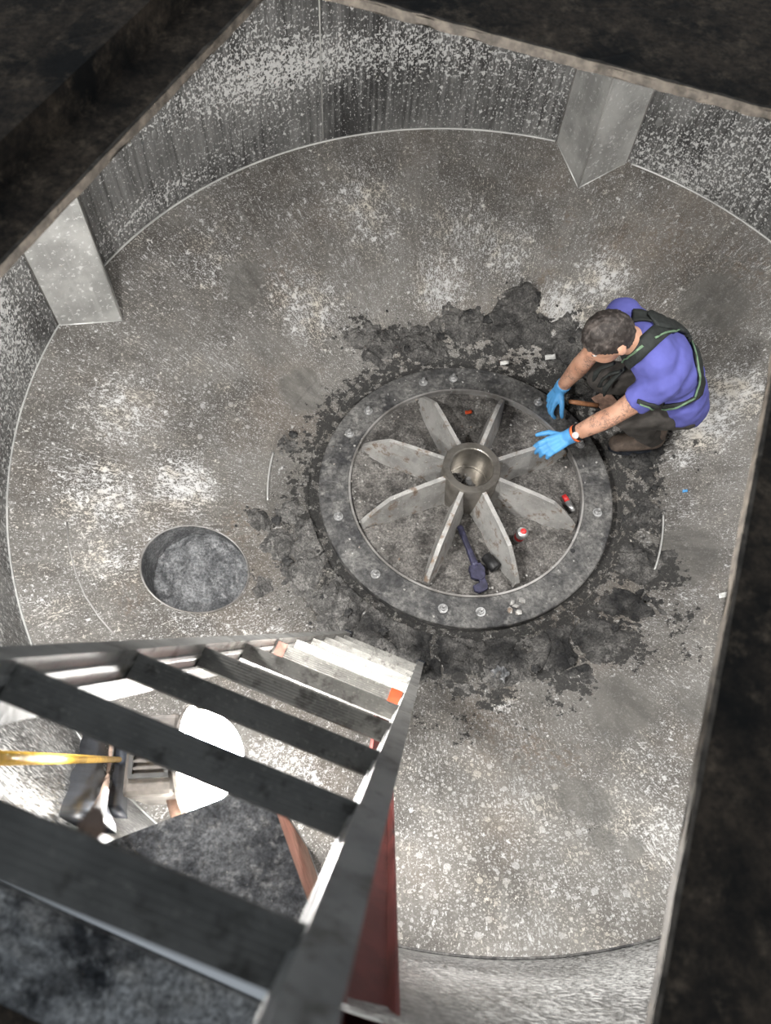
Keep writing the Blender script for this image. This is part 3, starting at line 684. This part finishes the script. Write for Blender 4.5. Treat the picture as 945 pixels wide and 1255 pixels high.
scrap('paper_scrap', (886, 731), .026, M['paper'], 'white scrap at right near the hatch edge', 'scrap')
scrap('plastic_scrap', (839, 603), .016, M['glove'], 'tiny light blue scrap on the floor right of the rotor', 'scrap')

# ------------------------------------------------------------------ ladder
DL = ray((530, 768))
EV = RX*.894 + RD*.447; NV = RX*-.447 + RD*.894
def LP(e, n, Z): return CAM + DL*Z + EV*e + NV*(n - (e+.13)*.075)
lad = thing('ladder', 'aluminium ladder standing through the hatch at lower left', 'ladder', LP(-.13, .17, 3.16))
EL, ER, NF, ZT, ZB = -.279, .0100, .156, .17, 3.16
def rail(e_in, sgn):
    bm = bmesh.new(); w, dp, th = .024, .062, .0035
    prof = [(0, 0), (sgn*w, 0), (sgn*w, th), (sgn*th, th), (sgn*th, dp-th), (sgn*w, dp-th), (sgn*w, dp), (0, dp)]
    K = 24
    rings = [[bm.verts.new(LP(e_in+e, NF+n, ZT+(ZB-ZT)*k/K)) for e, n in prof] for k in range(K+1)]
    for a_, b_ in zip(rings, rings[1:]):
        for j in range(len(prof)): bm.faces.new((a_[j], a_[(j+1) % len(prof)], b_[(j+1) % len(prof)], b_[j]))
    bm.faces.new(rings[0]); bm.faces.new(rings[-1][::-1])
    r = obj('rail', bm, M['alu'], lad)
    # rubber foot
    bm = bmesh.new(); prof = [(-.003*sgn, -.004), (sgn*(w+.003), -.004), (sgn*(w+.003), dp+.004), (-.003*sgn, dp+.004)]
    a_ = [bm.verts.new(LP(e_in+e, NF+n, ZB-.06)) for e, n in prof]; b_ = [bm.verts.new(LP(e_in+e, NF+n, ZB+.02)) for e, n in prof]
    bm.faces.new(a_); bm.faces.new(b_[::-1])
    for j in range(4): bm.faces.new((a_[j], a_[(j+1) % 4], b_[(j+1) % 4], b_[j]))
    obj('rubber_foot', bm, M['black'], r)
    # raised bands along the inner side of the web
    for n0 in (.014, .034):
        bm = bmesh.new(); a_ = [bm.verts.new(LP(e_in - sgn*ee, NF+n0+nn, ZZ)) for ZZ in (ZT+.02, ZB-.07) for ee, nn in ((0, 0), (.0025, .002), (.0025, .008), (0, .010))]
        for j in range(3): bm.faces.new((a_[j], a_[j+1], a_[j+5], a_[j+4]))
        obj('web_rib', bm, M['alu'], r)
    return r
rail(EL, -1); rail(ER, 1)
UP = Vector((0, 0, 1)); ex = (LP(ER, .17, 1) - LP(EL, .17, 1)); rl = ex.length; ex.normalize()
uz = (UP - ex*UP.dot(ex)).normalized(); dy = uz.cross(ex).normalized()
if dy.dot(NV) < 0: dy = -dy
RDP = .031
prof = [(0, -.004), (.0015, 0)]
for g in range(6):
    y0 = .003 + g*(RDP-.006)/6; w_ = (RDP-.006)/6
    prof += [(y0, 0), (y0+w_*.55, 0), (y0+w_*.6, -.0004), (y0+w_*.95, -.0004)]
prof += [(RDP-.0015, 0), (RDP, -.004), (RDP-.004, -.024), (RDP*.5, -.032), (.004, -.024)]
rungs = []
for k in range(-1, 10):
    Z = 321*(.00192 + .00079*k); bm = bmesh.new()
    prism(bm, [(y, z) for y, z in prof], frame(dy, uz, ex, LP(EL, .160, Z)), rl)
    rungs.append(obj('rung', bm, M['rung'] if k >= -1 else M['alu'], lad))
def tape(k, u0, u1, m, label):
    Z = 321*(.00192 + .00079*k); o0 = LP(EL, .160, Z); bm = bmesh.new()
    p2 = [(-.001, -.006), (-.0005, .0012), (RDP+.0005, .0012), (RDP+.001, -.006), (RDP-.002, -.006), (RDP-.002, -.001), (.002, -.001), (.002, -.006)]
    prism(bm, p2, frame(dy, uz, ex, o0 + ex*rl*u0), rl*(u1-u0)); obj('tape', bm, m, rungs[k+1], label=label)
tape(4, .90, .985, M['orange'], 'orange tape'); tape(4, .02, .09, M['pink'], 'faded pink tape')

# red bar leaning behind the ladder
tp, ft = CAM + ray((446, 1300))*.60, onsurf((470, 862))
d = (ft-tp); x, y, z = basis(d, -NV)
rbm = bmesh.new(); prof = [(-.027, -.011), (.027, -.011), (.027, .011), (.023, .011), (.023, -.007), (-.023, -.007), (-.023, .011), (-.027, .011)]
prism(rbm, prof, frame(x, y, z, tp - z*.25), d.length+.25 - .01)
rbar = thing('leaning_rail', 'dark red glass fibre rail leaning behind the ladder', 'rail', ft)
obj('rail_profile', rbm, M['red_bar'], rbar)
bm = bmesh.new(); prism(bm, [(-.03, -.014), (.03, -.014), (.03, .014), (-.03, .014)], frame(x, y, z, ft - z*.06), .05); obj('rubber_foot', bm, M['black'], rbar)

# ------------------------------------------------------------------ work lamp beside the third baffle
LC = at((236, 930), 1.50); ax = Vector((.99, .04, .10)).normalized(); lx, ly, lz = basis(ax)
lf = frame(lx, ly, lz, LC)
lamp = thing('work_lamp', 'glowing white work lamp clamped beside the dusty baffle', 'lamp', LC - Vector((0, 0, .12)))
bm = bmesh.new(); lathe(bm, [(.094*math.cos(PI/2*i/12), .098*math.sin(PI/2*i/12)) for i in range(13)] + [], 40, lf); obj('diffuser_dome', bm, M['dome'], lamp, True)
bm = bmesh.new(); lathe(bm, [(.0, -.004), (.102, -.004), (.102, .003), (.0, .003)], 40, lf @ Matrix.Translation((0, 0, -.004))); obj('rim', bm, M['lampbody'], lamp)
bm = bmesh.new(); box(bm, (0, 0, 0), .15, .15, .10, lf @ Matrix.Translation((0, 0, -.058)), .01); hs = obj('housing', bm, M['lampbody'], lamp)
bm = bmesh.new()
for sx in (-1, 1): box(bm, (0, 0, 0), .008, .01, .07, lf @ Matrix.Translation((sx*.04, .078, -.058)))
for sz in (-1, 1): box(bm, (0, 0, 0), .088, .01, .008, lf @ Matrix.Translation((0, .078, -.058+sz*.034)))
obj('vent_frame', bm, M['lampdark'], hs)
for i in range(5):
    bm = bmesh.new(); box(bm, (0, 0, 0), .005, .008, .06, lf @ Matrix.Translation((-.026+i*.013, .077, -.058))); obj('fin', bm, M['lampbody'], hs)
# clamp arm to the baffle face
fdir = Vector((.39, -.92, 0)); hb = lf @ Vector((0, 0, -.06))
bm = bmesh.new(); tube(bm, [hb + fdir*.06, hb + fdir*.19 + Vector((0, 0, .0))], .014, 10); obj('clamp_arm', bm, M['rust'], lamp, True)

# straps, rope and pole beside the lamp
def ribbon(name, pxs, w, m, label, cat, lift=.02, th=.008):
    P = [onsurf(p, lift) for p in pxs]; pts = []
    for i in range(len(P)-1):
        for j in range(6): pts.append(P[i].lerp(P[i+1], j/6))
    pts.append(P[-1]); bm = bmesh.new(); rows = []
    for i, p in enumerate(pts):
        d = (pts[min(i+1, len(pts)-1)] - pts[max(0, i-1)]).normalized(); nrm = Vector((-p.x, -p.y, 1.2)).normalized(); s = d.cross(nrm).normalized(); wv = w*(1+.18*noise.noise(Vector((i*.5, w*99, 0))))
        n2 = s.cross(d).normalized()*th
        rows.append([bm.verts.new(p + s*wv), bm.verts.new(p + n2*1.5), bm.verts.new(p - s*wv), bm.verts.new(p - n2)])
    for a_, b_ in zip(rows, rows[1:]):
        for k in range(4): bm.faces.new((a_[k], a_[(k+1) % 4], b_[(k+1) % 4], b_[k]))
    bm.faces.new(rows[0]); bm.faces.new(rows[-1][::-1])
    return tag(obj(name, bm, m, None, True), label, cat)
ribbon('rubber_strap', [(117, 893), (112, 930), (108, 965), (108, 1012)], .042, M['black'], 'wide black rubber strap on the wall under the yellow pole\'s middle', 'strap')
ribbon('rubber_strap', [(152, 905), (150, 940), (146, 970), (143, 998)], .026, M['black'], 'narrow black rubber strap beside the end of the yellow pole', 'strap')
bm = bmesh.new(); tube(bm, [onsurf(p, .06) for p in ((137, 905), (135, 925), (132, 950), (127, 975), (118, 1000), (112, 1015))], .007, 8)
tag(obj('rope', bm, M['rope'], None, True), 'pale thin rope hanging between the two black straps', 'rope')
e1 = onsurf((146, 931), .09); e0 = onsurf((-190, 927), .03)
yp = thing('yellow_pole', 'yellow pole reaching in from the left below the ladder', 'pole', e1)
bm = bmesh.new(); tube(bm, [e0, e1], .0085, 12); obj('shaft', bm, M['yellow'], yp, True)
bm = bmesh.new(); d = (e1-e0).normalized(); tube(bm, [e1, e1+d*.008], [.0085, .005], 12); obj('end_cap', bm, M['yellow'], yp, True)

# ------------------------------------------------------------------ crouching worker
def sph(bm, c, r, m=None, seg=16):
    mm = Matrix.Translation(c) @ Matrix.Scale(r, 4) if m is None else m
    bmesh.ops.create_uvsphere(bm, u_segments=seg, v_segments=seg*3//4, radius=1, matrix=mm)
def cap(bm, a, ra, b, rb, seg=16):
    a, b = Vector(a), Vector(b); sph(bm, a, ra, seg=seg); sph(bm, b, rb, seg=seg)
    if (b-a).length > 1e-5: tube(bm, [a, b], [ra, rb], seg)
def chain(bm, pts, rad):
    for i in range(len(pts)-1): cap(bm, pts[i], rad[i], pts[i+1], rad[i+1])
def ell(bm, c, x, y, z, rx, ry, rz): sph(bm, c, 1, frame(x, y, z, c) @ Matrix.Diagonal((rx, ry, rz, 1)), 24)
def fuse(bm, vox, it=4, fac=.5):
    me = D.meshes.new('fuse'); bmesh.ops.recalc_face_normals(bm, faces=bm.faces); bm.to_mesh(me); bm.free()
    o = D.objects.new('fuse', me); COL.objects.link(o)
    m = o.modifiers.new('r', 'REMESH'); m.mode = 'VOXEL'; m.voxel_size = vox; m.use_smooth_shade = True
    s = o.modifiers.new('s', 'SMOOTH'); s.iterations = it; s.factor = fac
    dg = bpy.context.evaluated_depsgraph_get(); dg.update(); new = D.meshes.new_from_object(o.evaluated_get(dg))
    D.objects.remove(o); D.meshes.remove(me); return new
J = {k: at(p, z) for k, (p, z) in dict(pelvis=((838, 484), .37), neck=((785, 411), .735), head=((746, 411), .80), Ls=((813, 468), .62), Rs=((764, 388), .72),
     Le=((756, 507), .42), Lw=((696, 536), .215), Re=((722, 436), .44), Rw=((688, 475), .14), Lk=((770, 508), .36), La=((800, 533), .10), Lt=((757, 543), .045),
     Rk=((738, 462), .30), Ra=((780, 468), .10), Rt=((745, 472), .045), Lhip=((826, 500), .33), Rhip=((830, 468), .34)).items()}
def bend(a, b, c): return (J[a]-J[b]).normalized(), (J[c]-J[b]).normalized()
sp = (J['neck']-J['pelvis']).normalized(); lat = (J['Ls']-J['Rs']); lat = (lat - sp*lat.dot(sp)).normalized(); bk = lat.cross(sp).normalized()
if bk.z < 0: bk = -bk
base = Vector((J['pelvis'].x-.1, J['pelvis'].y, 0))
person = thing('person', 'worker in blue T-shirt and harness crouching beside the rotor', 'person', base)
# head frame: crown tipped towards the rotor, face down
hu = Vector((-.60, -.08, .80)).normalized(); hf = Vector((-.70, -.30, -.60)); hf = (hf - hu*hf.dot(hu)).normalized(); hl = hu.cross(hf).normalized()   # hl: towards his left
hc = J['head'] - Vector((0, 0, .0))
def torso(bm, g=0.0, lo=0.0):
    for k, (t, rx, ry) in enumerate(((-.07, .138, .104), (-.0, .148, .115), (.12, .150, .118), (.3, .150, .120), (.48, .162, .122), (.66, .172, .118), (.82, .165, .098), (.93, .11, .07))):
        c = J['pelvis'].lerp(J['neck'], t) - bk*.02 + bk*.035*math.sin(PI*max(0, min(1, t)))
        ell(bm, c, lat, bk, sp, rx+g, ry+g, .095+g)
bm = bmesh.new()
torso(bm, -.012)
cap(bm, J['neck']-sp*.05, .062, hc - hu*.05 - hf*.02, .055)
ell(bm, hc, hl, hf, hu, .074, .093, .105)                                     # skull
ell(bm, hc - hu*.055 + hf*.035, hl, hf, hu, .056, .062, .065)                 # jaw
ell(bm, hc + hf*.090 - hu*.03, hl, hf, hu, .013, .020, .026)                  # nose
ell(bm, hc + hf*.080 + hu*.012, hl, hf, hu, .05, .016, .012)                  # brow
ell(bm, hc + hf*.082 - hu*.070, hl, hf, hu, .026, .012, .010)                 # lips
for s in (-1, 1): ell(bm, hc + hl*s*.077 - hf*.008 - hu*.022, hf, hl, hu, .020, .010, .033)   # ears
for a, b, c in (('Ls', 'Le', 'Lw'), ('Rs', 'Re', 'Rw')):
    m1 = J[b].lerp(J[c], .3)
    chain(bm, [J[a], J[a].lerp(J[b], .5), J[b], m1, J[c]], [.052, .050, .041, .044, .029])
for h_, k, a, t_ in (('Lhip', 'Lk', 'La', 'Lt'), ('Rhip', 'Rk', 'Ra', 'Rt')):
    chain(bm, [J[h_], J[k], J[k].lerp(J[a], .35), J[a]], [.075, .052, .05, .035])
body_me = fuse(bm, .0075, 5)
body = obj('body', body_me, M['skin'], person)
ia = body_me.attributes.new('ink', 'FLOAT', 'POINT'); iv = []
for v in body_me.vertices:
    d = 9
    for a, b in (('Le', 'Lw'), ('Re', 'Rw'), ('Ls', 'Le')):
        p, q = J[a], J[b]; t = max(0, min(1, (v.co-p).dot(q-p)/(q-p).length_squared)); d = min(d, (v.co - p.lerp(q, t)).length)
    iv.append(1.0 if d < .07 and (v.co-hc).length > .14 else 0.0)
ia.data.foreach_set('value', iv)
# eyes
for s in (-1, 1):
    bm = bmesh.new(); sph(bm, hc + hf*.077 + hl*s*.030 - hu*.006, .0115, seg=12); ey = obj('eye', bm, M['eye'], person, True)
    bm = bmesh.new(); sph(bm, hc + hf*.0855 + hl*s*.030 - hu*.006, .0055, seg=10); obj('iris', bm, M['hair'], ey, True)
# hair: a cap over the top and back of the skull, short tufts
bm = bmesh.new(); bmesh.ops.create_icosphere(bm, subdivisions=5, radius=1)
dele = []
for v in bm.verts:
    c = v.co.copy()          # local: x = his left, y = face, z = crown
    lim = -.30 + .62*max(0, c.y)**1.3 + (.10 if abs(c.x) > .8 else 0)
    if c.y < 0: lim = -.62 + .25*max(0, 1+c.y)
    if c.z < lim: dele.append(v)
    k = 1.0 + .055*noise.fractal(c*7, .8, 2.2, 4) + .06*max(0, c.z)*max(0, c.y+.2)
    v.co = hc + hl*(c.x*.080*k) + hf*(c.y*.099*k) + hu*(c.z*.114*k)
bmesh.ops.delete(bm, geom=dele, context='VERTS')
ho = obj('hair', bm, M['hair'], person, True); ho.modifiers.new('t', 'SOLIDIFY').thickness = .012; ho.modifiers['t'].offset = -1
# shirt
bm = bmesh.new(); torso(bm, .004)
for a, b, f_ in (('Ls', 'Le', .60), ('Rs', 'Re', .60)):
    inn = J[a].lerp(J['neck'].lerp(J['pelvis'], .2), .45)
    chain(bm, [inn, J[a], J[a].lerp(J[b], .3)], [.085, .076, .066])
    tube(bm, [J[a].lerp(J[b], .15), J[a].lerp(J[b], f_)], [.070, .066], 20)
cap(bm, J['neck']-sp*.06, .075, J['neck']-sp*.015, .066)
shirt_me = fuse(bm, .0075, 14)
nm_ = [v.normal.copy() for v in shirt_me.vertices]
for v in shirt_me.vertices:
    p = v.co; u1, u2, u3 = p.dot(lat), p.dot(sp), p.dot(bk); w_ = noise.noise(Vector((u1*9 + u2*14, u2*26 - u1*10, u3*9)))*.9 + noise.noise(p*32)*.35
    v.co += nm_[v.index]*(.007*w_)
shirt = obj('shirt', shirt_me, M['shirt'], person)
bm = bmesh.new(); tube(bm, [J['neck']+sp*.0, J['neck']+sp*.018], [.070, .066], 24, cap=False); cl_ = obj('collar', bm, M['shirt'], shirt, True); cl_.modifiers.new('t', 'SOLIDIFY').thickness = .006
# trousers
bm = bmesh.new()
ell(bm, J['pelvis'] - sp*.02 - bk*.03, lat, bk, sp, .145, .10, .10)
for h_, k, a, _t in (('Lhip', 'Lk', 'La', 'Lt'), ('Rhip', 'Rk', 'Ra', 'Rt')):
    chain(bm, [J[h_], J[h_].lerp(J[k], .5), J[k], J[k].lerp(J[a], .4), J[a]], [.098, .088, .070, .068, .055])
tm = fuse(bm, .009, 3)
nm_ = [v.normal.copy() for v in tm.vertices]
for v in tm.vertices: v.co += nm_[v.index]*(.010*noise.noise(v.co*17))
obj('trousers', tm, M['trousers'], person)
# boots
for a, t_ in (('La', 'Lt'), ('Ra', 'Rt')):
    bm = bmesh.new(); d = (J[t_]-J[a]); d.z = 0; d.normalize(); A = J[a]; s = Vector((-d.y, d.x, 0)); c = Vector((A.x, A.y, 0))
    chain(bm, [A + Vector((0, 0, .05)), c + Vector((0, 0, .07)) - d*.015, c + Vector((0, 0, .055)) + d*.06, c + Vector((0, 0, .046)) + d*.15], [.05, .052, .048, .042])
    bt = obj('boot', fuse(bm, .008, 4), M['boot'], person)
    bm = bmesh.new(); n_ = 20; prism(bm, [(math.cos(2*PI*i/n_)*(.13 if True else 0) + .055, math.sin(2*PI*i/n_)*.048) for i in range(n_)], frame(d, s, Vector((0, 0, 1)), c + Vector((0, 0, .0))), .02); obj('sole', bm, M['black'], bt)
# gloves
def hand(wr_, el_, d, up, thumb, spread, curl, name):
    """wr_ wrist, d pointing direction, up back of the hand, thumb +1/-1 side"""
    d = d.normalized(); up = (up - d*up.dot(d)).normalized(); s = d.cross(up).normalized()*thumb
    ad = (wr_-el_).normalized(); bm = bmesh.new()
    tube(bm, [wr_ - ad*.035, wr_ + ad*.012], [.0365, .0335], 16); sph(bm, wr_+ad*.01, .032)
    for o_, l in ((.03, .082), (.011, .088), (-.010, .086), (-.029, .078)):
        cap(bm, wr_ + d*.018 + s*o_*.6, .018, wr_ + d*l + s*o_, .0145)
    for i, (o_, l, sc) in enumerate(((.031, .082, .92), (.0105, .088, 1.0), (-.0105, .086, .95), (-.030, .078, .78))):
        p = wr_ + d*l + s*o_; dd = (d + s*spread*(1.2-.8*i)).normalized(); ang = 0
        for L, c_, r in ((.043, curl[0], .0105), (.028, curl[1], .0098), (.022, curl[2], .009)):
            ang += c_ + .06*i; v = dd*math.cos(ang) - up*math.sin(ang); q = p + v*L*sc; cap(bm, p, r+.0006, q, r, 12); p = q
    p = wr_ + d*.03 + s*.028 - up*.006; tv = (d*.65 + s*.72 - up*.25).normalized()
    q = p + tv*.045; cap(bm, p, .0165, q, .0125, 12); tv = (d*.85 + s*.35 - up*.35).normalized(); q2 = q + tv*.032; cap(bm, q, .0122, q2, .0115, 12); q3 = q2 + (tv - up*.2).normalized()*.024; cap(bm, q2, .0112, q3, .0095, 12)
    return obj('glove', fuse(bm, .0042, 3, .4), M['glove'], person)
lw, le, rw, re_ = J['Lw'], J['Le'], J['Rw'], J['Re']
hand(lw, le, at((654, 556), .175) - lw, Vector((-.1, -.25, 1)), 1, .10, (.35, .55, .4), 'left')
hand(rw, re_, at((674, 494), .055) - rw, Vector((-.45, .1, .9)), -1, .10, (.25, .5, .4), 'right')
# wrist band and watch on the left wrist
ad = (lw-le).normalized(); x, y, z = basis(ad)
def band(p, r, w_, m, nm):
    bm = bmesh.new(); lathe(bm, [(r, -w_), (r+.004, -w_), (r+.004, w_), (r, w_)], 28, frame(x, y, z, p), closed=True); return obj(nm, bm, m, person, True)
band(lw - ad*.044, .0345, .006, M['brace'], 'wristband'); wt = band(lw - ad*.060, .0345, .006, M['blackiron'], 'watch_strap')
bm = bmesh.new(); f_ = Vector((-.2, -.6, .7)); f_ = (f_ - ad*f_.dot(ad)).normalized(); x2, y2, z2 = basis(f_, ad); lathe(bm, [(0, .034), (.015, .034), (.015, .042), (.012, .044), (0, .044)], 20, frame(x2, y2, z2, lw - ad*.060)); obj('watch_face', bm, M['watch'], wt)
# harness: bands laid over the shirt
bvh = BVHTree.FromPolygons([v.co.copy() for v in shirt_me.vertices], [tuple(p.vertices) for p in shirt_me.polygons])
def strap(pxs, w, m, name, parent, lift=.006, th=.005, sub=7):
    P = []
    for i in range(len(pxs)-1):
        for j in range(sub): t = j/sub; P.append((pxs[i][0]*(1-t)+pxs[i+1][0]*t, pxs[i][1]*(1-t)+pxs[i+1][1]*t))
    P.append(pxs[-1]); H_ = []
    for p in P:
        d = ray(p).normalized(); loc, nrm, _, _ = bvh.ray_cast(CAM, d)
        if loc is None:
            # just past the outline: take the nearest place on the cloth
            q = CAM + d*(J['pelvis'].lerp(J['neck'], .5)-CAM).length; loc, nrm, _, _ = bvh.find_nearest(q)
        if nrm.dot(d) > 0: nrm = -nrm
        H_.append((loc, nrm))
    for _ in range(2): H_ = [H_[0]] + [((H_[i-1][0]+H_[i][0]*2+H_[i+1][0])/4, (H_[i-1][1]+H_[i][1]+H_[i+1][1]).normalized()) for i in range(1, len(H_)-1)] + [H_[-1]]
    bm = bmesh.new(); rows = []
    for i, (p, n_) in enumerate(H_):
        d = (H_[min(i+1, len(H_)-1)][0] - H_[max(0, i-1)][0]).normalized(); s = d.cross(n_).normalized(); row = []
        for j in range(5):
            u = (j-2)/2; q = p + s*w*u; c, cn, _, _ = bvh.find_nearest(q)
            if cn.dot(n_) < 0: cn = n_
            row.append((c + cn*lift, cn))
        rows.append([bm.verts.new(c + cn*th) for c, cn in row] + [bm.verts.new(c - cn*.004) for c, cn in row[::-1]])
    for a_, b_ in zip(rows, rows[1:]):
        for k in range(10): bm.faces.new((a_[k], a_[(k+1) % 10], b_[(k+1) % 10], b_[k]))
    bm.faces.new(rows[0]); bm.faces.new(rows[-1][::-1])
    return obj(name, bm, m, parent, True)
har = strap([(752, 460), (765, 446), (780, 432), (795, 418), (810, 405), (822, 397)], .034, M['web'], 'harness', person)
har['label'] = 'black webbing safety harness'
strap([(775, 389), (790, 390), (805, 392), (822, 397)], .032, M['web'], 'shoulder_strap', har)
strap([(795, 394), (815, 398), (832, 404), (846, 414)], .040, M['web'], 'back_pad', har, .010, .012)
strap([(822, 399), (838, 408), (849, 424), (856, 445), (859, 468), (856, 485)], .021, M['web'], 'side_strap', har)
strap([(856, 484), (838, 494), (815, 497), (795, 495), (782, 491)], .008, M['web'], 'waist_strap', har)
for pts_ in (((760, 455, .56), (748, 458, .50), (738, 466, .44), (735, 474, .40)), ((765, 452, .56), (752, 464, .48), (742, 476, .42), (741, 484, .38)), ((752, 446, .56), (738, 450, .50), (730, 458, .46), (728, 466, .42))):
    bm = bmesh.new(); tube(bm, [at(p_[:2], p_[2]) for p_ in pts_], [.014, .016, .015, .012], 8, flat=.45); obj('front_strap', bm, M['web'], har, True)
strap([(744, 463), (757, 450), (772, 436), (788, 424)], .003, M['lime'], 'edge_piping', har, .013, .003)
strap([(800, 415), (818, 410), (830, 408)], .003, M['lime'], 'edge_piping', har, .016, .003)
strap([(845, 420), (852, 440), (855, 465), (850, 486)], .003, M['lime'], 'edge_piping', har, .012, .003)
strap([(850, 487), (830, 498), (808, 500), (785, 494)], .003, M['lime'], 'edge_piping', har, .010, .003)

# ------------------------------------------------------------------ unseen fill lights added under the lid
def bulkhead(loc, label, watts):
    t = thing('bulkhead_light', label, 'lamp', loc)
    m = Matrix.Translation(loc)
    bm = bmesh.new(); lathe(bm, [(0, 0), (.13, 0), (.13, -.03), (.115, -.045), (0, -.045)], 32, m); obj('base', bm, M['lampbody'], t)
    bm = bmesh.new(); lathe(bm, [(.11, -.044), (.10, -.075), (.06, -.095), (0, -.10)], 32, m); obj('glass', bm, M['fill_glow'], t, True)
    ld = D.lights.new('bulkhead_lamp', 'AREA'); ld.shape = 'DISK'; ld.size = .16; ld.energy = watts; ld.color = (1, .985, .96)
    lo = D.objects.new('bulkhead_lamp', ld); COL.objects.link(lo); lo.parent = t; lo.location = (0, 0, -.115)
bulkhead(Vector((1.0, -.2, ROOF-TH)), 'round fill light added under the lid, right of the hatch', FILL_POWER_R)
bulkhead(Vector((-1.32, -.78, ROOF-TH)), 'round fill light added under the lid, left of the hatch', CEIL_POWER)
